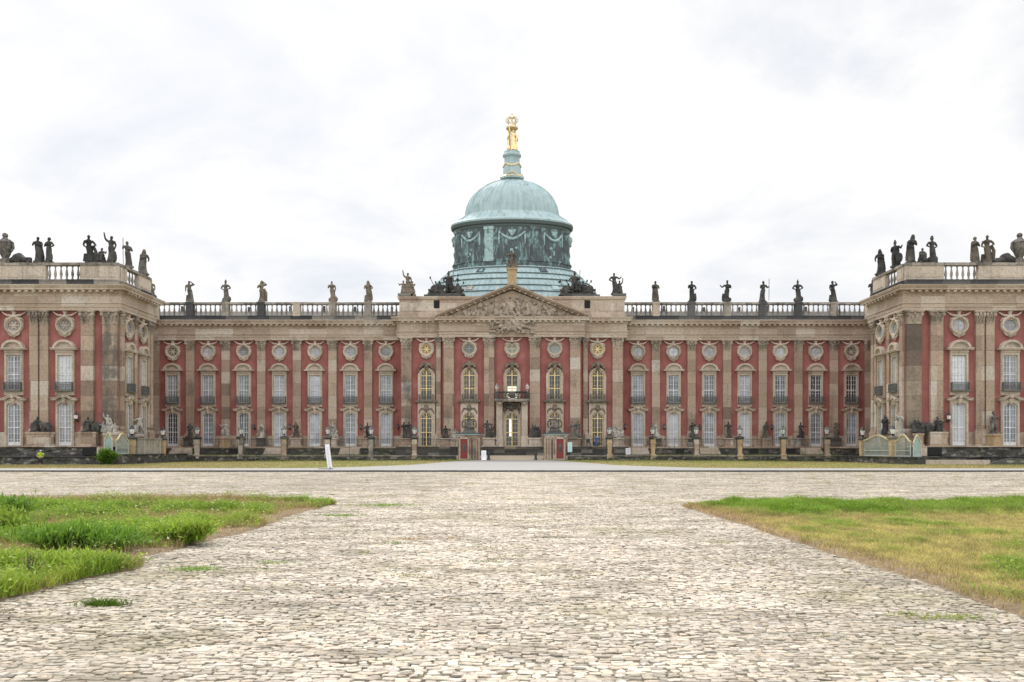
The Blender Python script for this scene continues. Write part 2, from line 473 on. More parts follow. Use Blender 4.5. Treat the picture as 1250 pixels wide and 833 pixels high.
# roofs behind the balustrades -------------------------------------------------------
def slab_roof(x0,x1,y0,y1,z0,z1):
    m = MB(); m.frus((x0,x1,y0,y1),z0,(x0+1.0,x1-1.0,y0+3.5,y1-3.5),z1); return m
for sx in (-1,1):
    a, b = sorted((sx*(XB-2), sx*(XI+1)))
    m = slab_roof(a,b,YM+.6,YM+20,ZE-.1,ZE+1.95)
    rr = random.Random(5+sx)
    for k in range(14):                       # vents and hatches on the roof
        x = rr.uniform(a+2,b-2); w = rr.uniform(.25,.9); h = rr.uniform(.3,.75)
        m.box(x-w,x+w,YM+5+rr.uniform(0,2),YM+8,ZE+1.2,ZE+1.75+h*.4)
    for k in range(7):
        x = sx*(BAYX[k]+.9*rr.uniform(-1,1)); m.box(x-.16,x+.16,YM+4.2,YM+4.6,ZE+.5,ZE+2.62+rr.uniform(0,.25))
    m.build('roof', M['roof_dk'], palace)
    a, b = sorted((sx*(XW+1), sx*XO))
    m = slab_roof(a,b,YW+.8,YB-.4,ZE-.1,ZE+1.2); a, b = sorted((sx*(XI+.9), sx*XO)); m.box(a,b,YB-.6,YM+18,ZE-.1,ZE+.9); m.build('roof', M['roof_dk'], palace)
MB().box(-XB+.5,XB-.5,YC+.6,YM+30,ZE-.1,ZE+2.7).build('roof', M['roof_dk'], palace)

# pilasters --------------------------------------------------------------------------
def pilaster_meshes(w, d, tagname):
    hs = ZA - ZS
    sh = MB(); sh.box(-w/2,w/2,-d,.02,ZS+.42,ZA-1.5)
    ba = MB(); ba.box(-w/2-.16,w/2+.16,-d-.16,.02,ZS-.02,ZS+.16); ba.box(-w/2-.1,w/2+.1,-d-.1,.02,ZS+.16,ZS+.30); ba.box(-w/2-.04,w/2+.04,-d-.04,.02,ZS+.30,ZS+.42)
    ba.box(-w/2-.14,w/2+.14,-d-.14,.02,ZF-.05,ZS-.02)
    ca = MB(); z = ZA-1.5
    ca.box(-w/2-.05,w/2+.05,-d-.05,.02,z,z+.12)
    ca.frus((-w/2+.02,w/2-.02,-d+.02,.02),z+.12,(-w/2-.06,w/2+.06,-d-.06,.02),z+1.22)
    for row, (n, z0, h, out) in enumerate(((3,z+.13,.42,.13),(4,z+.42,.46,.17))):
        for k in range(n):
            x = (k-(n-1)/2)*w/(n-.35) if n > 1 else 0
            q = w/n*.36
            ca.frus((x-q*.8,x+q*.8,-d-.03,-d+.05), z0, (x-q,x+q,-d-out,-d+.05), z0+h*.8)
            ca.frus((x-q,x+q,-d-out-.06,-d+.02), z0+h*.8, (x-q*.5,x+q*.5,-d-out+.02,-d+.02), z0+h)
    for k in (-1,1):
        for zz, rad in ((z+1.05,.2),):
            x = k*(w/2-.02)
            vs = [(x+rad*math.cos(2*PI*i/10), zz+rad*math.sin(2*PI*i/10)) for i in range(10)]
            ca.prism(vs, -d-.2, -d+.1)
            vs = [(x+rad*.5*math.cos(2*PI*i/8), zz+rad*.5*math.sin(2*PI*i/8)) for i in range(8)]
            ca.prism(vs, -d-.25, -d-.15)
    ca.ball((0,-d-.14,z+1.12),(.15,.1,.15),8,6)
    ca.box(-w/2-.18,w/2+.18,-d-.2,.02,z+1.26,z+1.36); ca.box(-w/2-.23,w/2+.23,-d-.25,.02,z+1.36,z+1.503)
    return sh.mesh(tagname+'_shaft',M['pilaster']), ba.mesh(tagname+'_base',M['socle']), ca.mesh(tagname+'_capital',M['capital'])
PIL = {k: pilaster_meshes(w,d,k) for k,(w,d) in {'std':(1.16,.36),'mid':(1.42,.4),'big':(1.66,.42),'slim':(.95,.3),'narrow':(.62,.28)}.items()}
def pilaster(x, y, kind='std', rz=0, key=None):
    s, b, c = PIL[kind]
    if key: s = s.copy(); s.materials.clear(); s.materials.append(M[key])
    o = link('pilaster', s, palace, (x,y,0), rz)
    link('base', b, o); link('capital', c, o)
for sx in (-1,1):
    for x in PILX: pilaster(sx*x, YM)
    pilaster(sx*(PILX[-1]+5.1), YM, 'std')
    pilaster(sx*14.85, YC, 'mid', 0, 'pilaster_soot' if sx < 0 else None); pilaster(sx*8.85, YR, 'mid'); pilaster(sx*3.2, YR, 'mid')
    pilaster(sx*(10.35), YC, 'narrow')
    pilaster(sx*(XW+.88), YW, 'big', 0, 'pilaster_dark' if sx > 0 else 'pilaster_soot'); pilaster(sx*48.1, YW, 'mid')
    pilaster(sx*53.05, YW, 'slim'); pilaster(sx*54.2, YW, 'slim')
    pilaster(sx*59.2, YW, 'mid')
    r = PI/2 if sx < 0 else -PI/2
    for y, k in ((YW+.45,'narrow'),(YW+3.55,'narrow'),(YB-1.25,'narrow'),(YB-.42,'narrow')):
        pilaster(sx*XW, y, k, r)
    pilaster(sx*XI, YM-.9, 'narrow', r)

# windows ----------------------------------------------------------------------------
def arch(w, z0, z1, n=12, k=1.0):
    # outline of an opening, from bottom left over the head to bottom right; k = rise of the head as a share of a half circle
    r = w/2; zc = z1 - r*k
    return [(-w/2,z0)] + [(-r*math.cos(PI*i/n), zc + r*k*math.sin(PI*i/n)) for i in range(n+1)] + [(w/2,z0)]
def bars(m, w, z0, z1, cols, rows, y0, y1, thick=.045, mull=.11, trans=None, head=None):
    b = .085
    m.box(-w/2,-w/2+b,y0,y1,z0,z1); m.box(w/2-b,w/2,y0,y1,z0,z1)
    m.box(-w/2+b,w/2-b,y0,y1,z0,z0+b)
    if head is None: m.box(-w/2+b,w/2-b,y0,y1,z1-b,z1)
    zt = head if head else z1-b
    m.box(-mull/2,mull/2,y0-.02,y1,z0+b,zt)
    if trans:
        for t in trans: m.box(-w/2+b,w/2-b,y0-.012,y1,t-.055,t+.055)
    for c in range(1, cols):
        x = -w/2 + w*c/cols
        if abs(x) > .05: m.box(x-thick/2,x+thick/2,y0+.012,y1,z0+b,zt)
    for r in range(1, rows):
        z = z0 + (z1-z0)*r/rows
        m.box(-w/2+b,w/2-b,y0+.014,y1,z-thick/2,z+thick/2)
def railing_mb(w, z0, z1, y0, y1):
    m = MB(); n = int(w/.105)
    m.box(-w/2,w/2,y0-.02,y0+.05,z1-.06,z1); m.box(-w/2,w/2,y0-.01,y0+.04,z0+.08,z0+.13); m.box(-w/2,w/2,y0-.01,y0+.04,z1-.26,z1-.22)
    for s in (-1,1): m.box(s*w/2-.03,s*w/2+.03,y0-.02,y1,z0,z1); m.box(s*w/2-.02,s*w/2+.02,y0,y1,z1-.06,z1)
    for k in range(n):
        x = -w/2 + w*(k+.5)/n
        m.box(x-.016,x+.016,y0,y0+.03,z0+.05,z1-.03)
        if k % 2: m.lathe([(.02,z0+.36),(.06,z0+.42),(.02,z0+.48)],6,(x,y0+.015),False)
    m.box(-w/2-.1,w/2+.1,y0-.1,y1,z0-.1,z0+.02)
    return m
WT = {}
def make_upper(w, sw, tagname):
    z0, z1 = 8.5, 12.4
    fr = MB(); bars(fr, w, z0, z1, 4, 6, -.12, -.05, trans=[z0+(z1-z0)*.45])
    pn = MB(); pn.box(-w/2,w/2,-.045,-.02,z0,z1)
    s = MB()
    s.ring([(-sw/2,7.9),(-sw/2,13.05),(sw/2,13.05),(sw/2,7.9)], [(-w/2-.02,7.9),(-w/2-.02,z1+.02),(w/2+.02,z1+.02),(w/2+.02,7.9)], -.26, 0, False)
    s.ring([(-w/2-.2,z0),(-w/2-.2,z1+.2),(w/2+.2,z1+.2),(w/2+.2,z0)], [(-w/2-.06,z0),(-w/2-.06,z1+.06),(w/2+.06,z1+.06),(w/2+.06,z0)], -.33, -.25, False)
    s.box(-w/2-.02,w/2+.02,-.25,0,7.9,8.46); s.box(-sw/2-.02,sw/2+.02,-.29,-.24,7.95,8.2)
    # segmental hood
    h = MB(); W = sw*.5+.16
    def arc(rx, rz, n=14, zc=13.2): return [(-rx*math.cos(PI*i/n), zc+rz*math.sin(PI*i/n)) for i in range(n+1)]
    h.prism(arc(W-.12,.74), -.3, 0)
    h.ring(arc(W+.03,.98), arc(W-.22,.72), -.6, 0, False); h.ring(arc(W-.2,.74), arc(W-.3,.62), -.42, -.28, False)
    h.box(-W-.26,W+.26,-.62,0,13.05,13.2); h.box(-W-.3,W+.3,-.68,0,13.18,13.27)
    h.box(-sw/2-.02,sw/2+.02,-.34,0,12.75,13.05)
    r = railing_mb(w+.42, 8.46, 9.38, -.62, -.26)
    nm = [x.mesh(tagname+q, mm) for x,q,mm in ((fr,'_frame',M['white']),(s,'_surround',M['trim']),(h,'_hood',M['trim']),(r,'_railing',M['iron_grey']))]
    panes = {k: pn.mesh(tagname+'_pane_'+k, M['pane_'+k]) for k in ('pale','white','mid','dark')}
    WT[tagname] = (nm, panes)
def make_lower(w, sw, tagname):
    z0, z1 = 2.2, 6.98
    fr = MB(); bars(fr, w, z0, z1, 4, 7, -.12, -.05, trans=[z0+2.05, z1-.75][:1], head=z1-.1)
    ol = arch(w, z0, z1, 12, .42); il = arch(w-.17, z0, z1-.1, 12, .42)
    fr.ring(ol, il, -.13, -.05, False); fr.box(-w/2+.085,w/2-.085,-.11,-.05,z0+.08,z0+.42)
    pn = MB(); pn.prism(ol, -.045, -.02)
    s = MB()
    s.ring([(-sw/2,z0-.05)]+[(-sw/2,7.35)]*6+[(0,7.35)]+[(sw/2,7.35)]*6+[(sw/2,z0-.05)], arch(w+.04, z0-.05, z1+.02, 12, .42), -.26, 0, False)
    s.ring(arch(w+.42, z0, z1+.22, 12, .42), arch(w+.14, z0, z1+.07, 12, .42), -.34, -.25, False)
    s.lathe([(.02,6.75),(.16,6.9),(.26,7.15),(.3,7.4),(.2,7.62)],8,(0,-.3))     # carved keystone
    h = MB(); W = sw*.5+.36; n = 16
    up = []; dn = []
    for i in range(n+1):
        x = -W + 2*W*i/n; q = math.cos(PI*x/(2*W*.72)) if abs(x) < W*.72 else 0
        z = 7.32 + .42*q**1.5 if q > 0 else 7.32
        up.append((x, z+.2)); dn.append((x, z))
    h.ring(up, dn, -.58, 0, False); h.ring([(x*1.04,z+.07) for x,z in up], up, -.68, 0, False)
    h.prism([(p[0]*.9,p[1]+.01) for p in dn] + [(W*.85,7.2),(-W*.85,7.2)], -.24, 0)
    h.ball((0,-.55,7.72),(.24,.16,.26),8,6)
    nm = [x.mesh(tagname+q, mm) for x,q,mm in ((fr,'_frame',M['white']),(s,'_surround',M['trim']),(h,'_hood',M['trim']))]
    panes = {k: pn.mesh(tagname+'_pane_'+k, M['pane_'+k]) for k in ('pale','white','mid','dark')}
    WT[tagname] = (nm, panes)
def make_round(tagname, tracery, frame_key='trim', heart=False):
    n = 24; zc = 15.86
    def el(rx, rz):
        pts = []
        for i in range(n):
            a = 2*PI*i/n + PI/2; x = rx*math.cos(a); z = rz*math.sin(a)
            if heart: z += rz*(-.34*math.exp(-(x/(rx*.3))**2) if z > 0 else 0)
            pts.append((x, zc+z))
        return pts
    fr = MB(); fr.ring(el(.80,.74), el(.69,.63), -.2, -.05)
    if tracery:
        for k in range(6):
            a = 2*PI*k/6
            fr.tube([(0,-.1,zc),(.68*math.cos(a),-.1,zc+.62*math.sin(a))], .035, 5)
            b = a+PI/6; c0 = (.42*math.cos(b), zc+.39*math.sin(b))
            o = [(c0[0]+.2*math.cos(2*PI*i/10), c0[1]+.19*math.sin(2*PI*i/10)) for i in range(10)]
            q = [(c0[0]+.14*math.cos(2*PI*i/10), c0[1]+.13*math.sin(2*PI*i/10)) for i in range(10)]
            fr.ring(o, q, -.14, -.06)
        o = [(.2*math.cos(2*PI*i/10), zc+.19*math.sin(2*PI*i/10)) for i in range(10)]; fr.prism(o, -.15, -.06)
    else:
        fr.box(-.03,.03,-.09,-.055,zc-.6,zc+.4); fr.box(-.66,.66,-.085,-.055,zc-.03,zc+.03)
    pn = MB(); pn.prism(el(.78,.72), -.05, -.02)
    s = MB(); s.ring(el(1.08,1.02), el(.79,.73), -.3, 0); s.ring(el(1.0,.94), el(.86,.8), -.38, -.28)
    # crown ornament with side wings, lower drop
    s.lathe([(.42,16.75),(.34,16.95),(.16,17.1),(.22,17.25),(.3,17.4)],10,(0,-.14))
    for k in (-1,1):
        s.tube([(k*.3,-.2,16.92),(k*.75,-.22,16.97),(k*1.1,-.2,17.18),(k*1.4,-.16,17.42)],[.15,.12,.09,.05],6)
        s.tube([(k*.5,-.2,16.7),(k*.9,-.2,16.6),(k*1.1,-.18,16.35)],[.08,.08,.04],6)
        s.tube([(k*.7,-.2,15.0),(k*.45,-.22,14.78),(k*.12,-.2,14.62)],[.07,.13,.1],6)
    s.lathe([(.03,14.42),(.2,14.6),(.32,14.82),(.3,14.95)],8,(0,-.16))
    nm = [fr.mesh(tagname+'_frame', M['gold_paint'] if frame_key == 'gold' else M['trim']), s.mesh(tagname+'_surround', M['trim'])]
    panes = {k: pn.mesh(tagname+'_pane_'+k, M['pane_'+k]) for k in ('pale','mid','dark','green')}
    WT[tagname] = (nm, panes)
make_upper(1.52, 2.08, 'upper'); make_upper(1.0, 1.62, 'upper_slim')
make_lower(1.45, 2.08, 'lower'); make_lower(.95, 1.62, 'lower_slim')
make_round('round', False); make_round('round_tracery', True); make_round('round_heart', False, 'gold', True); make_round('round_gold', True, 'gold')
NAMES = {4:('window','surround','hood','railing'), 3:('window','surround','hood'), 2:('round_window','surround')}
def window(kind, x, y, pane, rz=0, dz=0):
    nm, panes = WT[kind]; names = NAMES[len(nm)]
    o = link(names[0], nm[0], palace, (x,y,dz), rz)
    link('pane', panes[pane], o)
    for k in range(1, len(nm)): link(names[k], nm[k], o)
    return o
UP = {-1:['pale','mid','pale','pale','pale','pale','pale'], 1:['mid','mid','mid','pale','mid','dark','dark']}       # from the centre outwards
LO = {-1:['pale','mid','pale','pale','mid','mid','dark'], 1:['pale','white','mid','white','pale','mid','mid']}
OC = {-1:['mid','mid','pale','pale','pale','pale','dark'], 1:['pale']*6+['dark']}
for sx in (-1,1):
    for i, x in enumerate(BAYX):
        window('upper', sx*x, YM, UP[sx][i]); window('lower', sx*x, YM, LO[sx][i])
        window('round_tracery' if i == 6 else 'round', sx*x, YM, OC[sx][i])
    for j, x in enumerate((50.7, 56.5, 62.3)):
        window('upper', sx*x, YW, 'white' if j == 0 else 'pale'); window('lower', sx*x, YW, ['white','mid' if sx > 0 else 'pale','pale'][j])
        window('round_tracery' if sx < 0 else 'round', sx*x, YW, 'mid' if sx < 0 else 'pale')
    r = PI/2 if sx < 0 else -PI/2
    for y in (YW+1.95, YW+5.5):
        window('upper_slim', sx*XW, y, 'pale', r); window('lower_slim', sx*XW, y, 'mid', r); window('round', sx*XW, y, 'mid', r)

# central windows with golden frames
def arched(z0, z1, w, sw, tagname, upper):
    fr = MB(); hd = z1-w/2
    bars(fr, w, z0, hd, 4, 5 if upper else 6, -.14, -.05, .026, .13, trans=[z0+(hd-z0)*(.47 if upper else .5), hd-.03], head=z1-.1)
    fr.ring(arch(w,hd-.1,z1,14), arch(w-.17,hd-.1,z1-.085,14), -.15, -.05, False)
    for a in (PI*.28, PI*.72): fr.tube([(0,-.1,hd),(w/2*math.cos(a),-.1,hd+w/2*math.sin(a))], .02, 5)
    pn = MB(); pn.prism(arch(w,z0,z1,14), -.045, -.02)
    s = MB()
    if upper:
        out = [(-sw/2,8.62)] + [(-sw/2*1.06*math.cos(PI*i/14), hd-.25+sw*.62*math.sin(PI*i/14)) for i in range(15)] + [(sw/2,8.62)]
    else:
        out = [(-sw/2,z0-.05)] + [(-sw/2,8.4)]*7 + [(0,8.4)] + [(sw/2,8.4)]*7 + [(sw/2,z0-.05)]
    s.ring(out, arch(w+.04,z0-.05,z1+.02,14), -.27, 0, False)
    s.ring(arch(w+.46,z0,z1+.23,14), arch(w+.16,z0,z1+.08,14), -.36, -.26, False)
    if upper: s.box(-w/2-.03,w/2+.03,-.26,0,8.55,z0)
    k = MB()
    if upper:
        zt = z1+.22
        k.ring([(-1.12*math.cos(PI*i/12), zt-.5+1.28*math.sin(PI*i/12)) for i in range(2,11)], [(-.92*math.cos(PI*i/12), zt-.62+1.08*math.sin(PI*i/12)) for i in range(2,11)], -.62, 0, False)
        for q in (-1,1):
            k.tube([(q*.95,-.4,zt-.1),(q*.7,-.45,zt+.42),(q*.25,-.5,zt+.72)],[.12,.2,.15],6)
            k.tube([(q*1.05,-.35,zt-.55),(q*1.1,-.35,zt-.1)],[.07,.14],6)
        k.lathe([(.05,z1-.12),(.26,z1+.1),(.36,zt+.35),(.3,zt+.8),(.1,zt+.95)],10,(0,-.32))
        k.box(-1.55,1.55,-.72,0,8.44,8.62); k.box(-1.4,1.4,-.6,0,8.32,8.44)
    else:
        k.ball((0,-.36,7.5),(.34,.26,.42),10,8); k.ball((0,-.4,7.86),(.28,.2,.2),8,6)
        for q in (-1,1):
            k.tube([(q*.25,-.3,7.45),(q*.7,-.3,7.5),(q*1.0,-.28,7.1),(q*1.05,-.26,6.7)],[.1,.13,.1,.05],6)
        for z in (.25,.05,-.1): k.ball((.0,-.5,7.35+z),(.1,.1,.08),6,5)
    parts = [(fr,'window',M['gold_paint']),(pn,'pane',None),(s,'surround',M['trim']),(k,'carved_keystone',M['st_sand'])]
    if upper: parts.append((railing_mb(w+.42,8.65,9.5,-.66,-.28),'railing',M['iron_grey']))
    return parts
def place_arched(x, y, parts, pane):
    o = None
    for mb, nm, mm in parts:
        q = MB(); q.v = mb.v; q.f = mb.f
        ob = link(nm, q.mesh(nm, mm or M[pane]), o or palace, (x,y,0) if o is None else None)
        if o is None: o = ob
CX = [0, 5.98, 12.05]
for i, x in enumerate(CX):
    for sx in ((-1,1) if i else (1,)):
        y = YR if i < 2 else YC
        place_arched(sx*x, y, arched(8.68, 12.98, 1.62, 2.3, 'cu', True)[: 4 if i == 0 else 5], 'pane_dark')
        place_arched(sx*x, y, arched(2.2, 6.95, 1.6 if i else 1.8, 2.45 if i else 2.6, 'cl', False), 'pane_dark')
        window('round_heart' if i == 0 else ('round' if i == 1 else 'round_gold'), sx*x, y, 'dark' if i == 2 else 'green')
# glowing panels standing for daylight through the hall behind the middle windows
MB().box(-.62,.62,YR-.062,YR-.05,8.8,10.6).build('glow_pane', M['pane_lit'], palace)
MB().box(-.38,-.08,YR-.062,YR-.05,3.6,6.1).build('glow_pane', M['pane_lit'], palace)

# central portal with balcony
b = MB()
for s in (-1,1):
    b.box(s*1.75-.42,s*1.75+.42,YR-1.05,YR,2.1,8.0); b.frus((s*1.75-.42,s*1.75+.42,YR-1.05,YR),8.0,(s*1.75-.5,s*1.75+.5,YR-1.5,YR),8.5)
    b.box(s*1.75-.5,s*1.75+.5,YR-1.15,YR,2.1,3.6)
    b.tube([(s*1.7,YR-1.1,7.9),(s*1.7,YR-1.5,8.2),(s*1.7,YR-1.3,8.5)],[.2,.3,.22],8)
po = b.build('portal', M['trim'], palace)
b = MB(); b.box(-2.4,2.4,YR-1.95,YR,8.5,8.72); b.box(-2.3,2.3,YR-1.85,YR,8.38,8.5)
b.build('balcony_floor', M['baluster'], po)
b = MB()
for s in (-1,1):
    b.box(s*2.15-.2,s*2.15+.2,YR-1.85,YR-1.45,8.72,9.75)
    b.box(min(s*.15,s*1.95),max(s*.15,s*1.95),YR-1.75,YR-1.6,8.76,8.86); b.box(min(s*.15,s*1.95),max(s*.15,s*1.95),YR-1.78,YR-1.58,9.55,9.68)
    for k in range(4):
        x = s*(.5+.42*k); b.tube([(x-.16,YR-1.68,8.86),(x+.05,YR-1.72,9.1),(x-.1,YR-1.7,9.32),(x+.16,YR-1.68,9.56)],.07,6)
    b.box(min(s*2.2,s*2.3),max(s*2.2,s*2.3),YR-1.6,YR,8.72,9.7)
b.ball((0,YR-1.75,9.3),(.5,.22,.5),12,8); b.box(-2.4,2.4,YR-1.86,YR-1.48,9.68,9.8)
b.build('balcony_parapet', M['dark_stone'], po)
for s in (-1,1):
    b = MB(); b.lathe([(.16,9.8),(.08,9.9),(.08,10.0),(.24,10.06),(.3,10.4),(.2,10.62),(.06,10.75),(.03,10.95)],10,(s*2.1,YR-1.65))
    b.build('balcony_lamp', M['st_pale'], po, smooth=PI/5)
b = MB(); rr = random.Random(3)
for k in range(16): b.ball((rr.uniform(-1.1,1.1),YR-.75+rr.uniform(-.15,.1),rr.uniform(7.3,8.3)),(rr.uniform(.14,.34),.2,rr.uniform(.14,.3)),8,6)
b.build('portal_relief', M['st_brown'], po)

# pediment
zp, za, wp = ZE-.12, 24.62, 10.5
m = MB(); m.prism([(-wp+.7,zp),(wp-.7,zp),(0,za-.62)], YR-.35, YR+.6)
pd = m.build('pediment', M['entab'], palace)
m = MB()
sl = Vector((wp, za-zp)); L = sl.length; ang = math.atan2(za-zp, wp)
for s in (-1,1):
    for off, th, y0 in ((.0,.16,YR-1.34),(-.17,.17,YR-1.18),(-.4,.23,YR-.75)):
        n = Vector((-math.sin(ang), math.cos(ang)))
        p0 = Vector((-wp-.1,zp)) + n*off; p1 = Vector((0,za+.03)) + Vector((0,1))*off/math.cos(ang)
        q0 = p0+n*th; q1 = p1+Vector((0,1))*th/math.cos(ang)
        m.prism([(-s*a.x if s > 0 else a.x, a.y) for a in (p0,p1,q1,q0)], y0, YR+1.2)
    n = 13
    for k in range(n):
        t = (k+.6)/n; x = -s*wp*(1-t); z = zp + (za-zp)*t
        m.m = Matrix.Translation((x,0,z-.3)) @ Matrix.Rotation(-ang*(-s if True else s),4,'Y')
        m.box(-.19,.19,YR-1.05,YR-.4,-.14,.06); m.m = Matrix.Identity(4)
m.build('raking_cornice', M['entab'], pd)
MB().box(-wp+.3,wp-.3,YR+1.2,YR+10,ZE,ZE+1.0).build('pediment_roof', M['roof_dk'], pd)

def blob_mesh(name, mb, voxel, mt, smooth=True):
    # joins overlapping shapes into one continuous surface
    me = mb.mesh(name)
    o = bpy.data.objects.new('tmp', me); COL.objects.link(o)
    md = o.modifiers.new('r','REMESH'); md.mode = 'VOXEL'; md.voxel_size = voxel
    bpy.context.view_layer.update()
    dg = bpy.context.evaluated_depsgraph_get()
    out = bpy.data.meshes.new_from_object(o.evaluated_get(dg))
    bpy.data.objects.remove(o); out.name = name
    out.materials.clear(); out.materials.append(mt)
    if smooth: out.polygons.foreach_set('use_smooth', [True]*len(out.polygons))
    return out
rr = random.Random(21); m = MB()
m.box(-8.2,8.2,YR-.4,YR-.3,zp+.1,zp+.5)
for k in range(60):
    x = rr.uniform(-7.6,7.6); top = (1-abs(x)/wp)*(za-zp)-.95
    if top < .3: continue
    z = zp+.25+rr.random()**1.3*top*.92
    r = rr.uniform(.18,.42)
    m.ball((x,YR-.42,z),(r*rr.uniform(.6,1.2),.3,r*rr.uniform(.7,1.5)),8,6)
for x in (-5.4,-3.6,-2.2,-.9,.9,2.4,3.7,5.3):        # figures in the relief
    h = min(2.6,(1-abs(x)/wp)*(za-zp)-1.2); lean = rr.uniform(-.4,.4)
    m.tube([(x,YR-.5,zp+.2),(x+lean*.4,YR-.6,zp+h*.55),(x+lean,YR-.6,zp+h*.85)],[.36,.3,.2],8); m.ball((x+lean,YR-.65,zp+h),(.18,.18,.22),8,6)
    m.tube([(x+lean*.8,YR-.6,zp+h*.75),(x+lean+.6*rr.choice((-1,1)),YR-.55,zp+h*rr.uniform(.4,.95))],[.12,.08],6)
link('relief', blob_mesh('relief', m, .07, M['relief']), pd)
# coat of arms spilling over the frieze
m = MB(); zc = 19.3; rr = random.Random(8)
m.ball((0,YR-.75,zc),(.85,.4,1.05),14,10); m.ball((0,YR-.8,zc+1.35),(.5,.3,.35),10,8); m.ball((0,YR-.8,zc+1.85),(.2,.2,.28),8,6)
for s in (-1,1):
    for a in range(7):
        t = math.radians(-70+a*24); L2 = 2.3+.9*math.cos(t*1.3)*rr.uniform(.8,1.1)
        m.tube([(s*.5*math.cos(t),YR-.65,zc+.5*math.sin(t)),(s*L2*.6*math.cos(t),YR-.75,zc+L2*.42*math.sin(t)+.1),(s*L2*1.15*math.cos(t),YR-.6,zc+L2*.72*math.sin(t))],[.2,.24,.06],6)
    for k in range(14): m.ball((s*rr.uniform(.8,3.0),YR-.62,zc+rr.uniform(-1.3,.9)),(rr.uniform(.12,.34),.22,rr.uniform(.12,.3)),8,6)
link('coat_of_arms', blob_mesh('coat_of_arms', m, .065, M['relief']), pd)

# attic either side of the pediment
for s in (-1,1):
    m = MB(); m.sweep([(-XB-.05,YC+3),(-XB-.05,YC-.15),(-4,YC-.15)] if s < 0 else [(4,YC-.15),(XB+.05,YC-.15),(XB+.05,YC+3)],
        [(.0,ZE-.05),(.25,ZE),(.25,ZE+.45),(.05,ZE+.55),(.05,ZE+2.35),(.22,ZE+2.45),(.32,ZE+2.7),(.32,ZE+2.85),(-.3,ZE+2.9),(-2.5,ZE+2.92)])
    at = m.build('attic', M['entab'], palace)
    m = MB()
    for x0, x1 in ((14.4,15.6),(12.2,13.9)): m.box(*sorted((s*x0,s*x1)),YC-.26,YC-.18,ZE+.8,ZE+2.1)
    m.build('attic_panel', M['trim'], at)
    MB().box(*sorted((s*10.2,s*11.0)),YC-.25,YC-.18,ZE+1.2,ZE+2.3).build('attic_opening', M['opening_shade'], at)
    m = MB(); m.box(*sorted((s*(XB-1.5),s*(XB+.3))),YC-.5,YC+1.3,ZE+2.9,ZE+3.25); m.box(*sorted((s*7.2,s*12.4)),YC-.2,YC+1.8,ZE+2.9,ZE+3.15); m.build('attic_plinth', M['crust'], at)

# the dome ---------------------------------------------------------------------------
DY = 132.0
NS = 48
dome = MB().lathe([(10.02,38.3),(10.1,38.75),(9.4,39.2),(8.2,40.0),(7.8,40.35)] + [(7.75*math.cos(a), 40.4+6.0*math.sin(a)) for a in [math.radians(q) for q in range(3,78,5)]] + [(1.75,46.3),(1.75,47.2)], 72, (0,DY)).build('dome', M['copper'], palace, smooth=PI/5)
rb = MB()
for k in range(48):
    a = 2*PI*(k+.5)/48-PI/2+PI/48; big = (k % 6 == 3)
    pts = [(9.4,39.22),(8.2,40.02),(7.8,40.38)] + [(7.75*math.cos(q)+.02, 40.4+6.0*math.sin(q)) for q in [math.radians(w) for w in range(3,78,5)]]
    rb.tube([(r*math.cos(a), DY+r*math.sin(a), z) for r, z in pts], (.13 if big else .035), 5)
rb.build('rib', M['copper'], dome)
dr = MB().lathe([(9.55,31.2),(9.55,38.0)], 96, (0,DY), False).build('drum', M['copper_dk'], palace, smooth=PI/5)
m = MB().lathe([(9.55,37.4),(9.7,37.55),(9.7,37.85),(10.05,38.0),(10.15,38.45),(9.95,38.6),(9.3,38.7)], 96, (0,DY), False); m.build('drum_cornice', M['copper_edge'], dr)
m = MB().lathe([(10.2,30.9),(10.2,31.2),(9.75,31.3),(9.75,31.9),(9.9,31.95),(9.9,32.15),(9.5,32.25)], 96, (0,DY), False); m.build('drum_plinth', M['copper_dk'], dr)
# pilaster strips, festoons and windows round the drum
NB = 8
for k in range(NB):
    a0 = 2*PI*k/NB - PI/2
    a = a0 + PI/NB
    m = MB(); m.m = Matrix.Translation((0,DY,0)) @ Matrix.Rotation(a+PI/2,4,'Z')      # local -Y points outward
    m.box(-.72,.72,-9.8,-9.2,31.9,37.5); m.box(-.85,.85,-9.95,-9.2,31.9,32.5); m.box(-.85,.85,-9.95,-9.2,37.0,37.5)
    m.build('drum_pilaster', M['copper_rel' if k == 7 else 'copper_dk'], dr)
    m = MB(); m.m = Matrix.Translation((0,DY,0)) @ Matrix.Rotation(a0+PI/2,4,'Z')
    R = 9.62
    def at(x, z, o=.05): return ((R+o)*math.sin(x/R), -(R+o)*math.cos(x/R), z)
    m.tube([at(-2.05+4.1*i/14, 36.6-1.15*math.sin(PI*i/14)) for i in range(15)], [.10+.12*math.sin(PI*i/14) for i in range(15)], 7)
    for s in (-1,1):
        m.tube([at(s*2.05,36.7),at(s*2.12,35.7),at(s*2.06,34.6)],[.1,.13,.06],6)
        m.tube([at(s*.2,36.2),at(s*.5,36.9)],[.12,.2],6)
    m.ball(at(0,36.4,.1),(.32,.32,.55),8,6)
    rq = random.Random(k)
    for q in range(3): m.ball(at(rq.uniform(-1.0,1.0),rq.uniform(32.6,34.4),.0),(rq.uniform(.12,.3),.1,rq.uniform(.12,.45)),8,6)
    m.build('festoon', M['copper_rel'], dr)
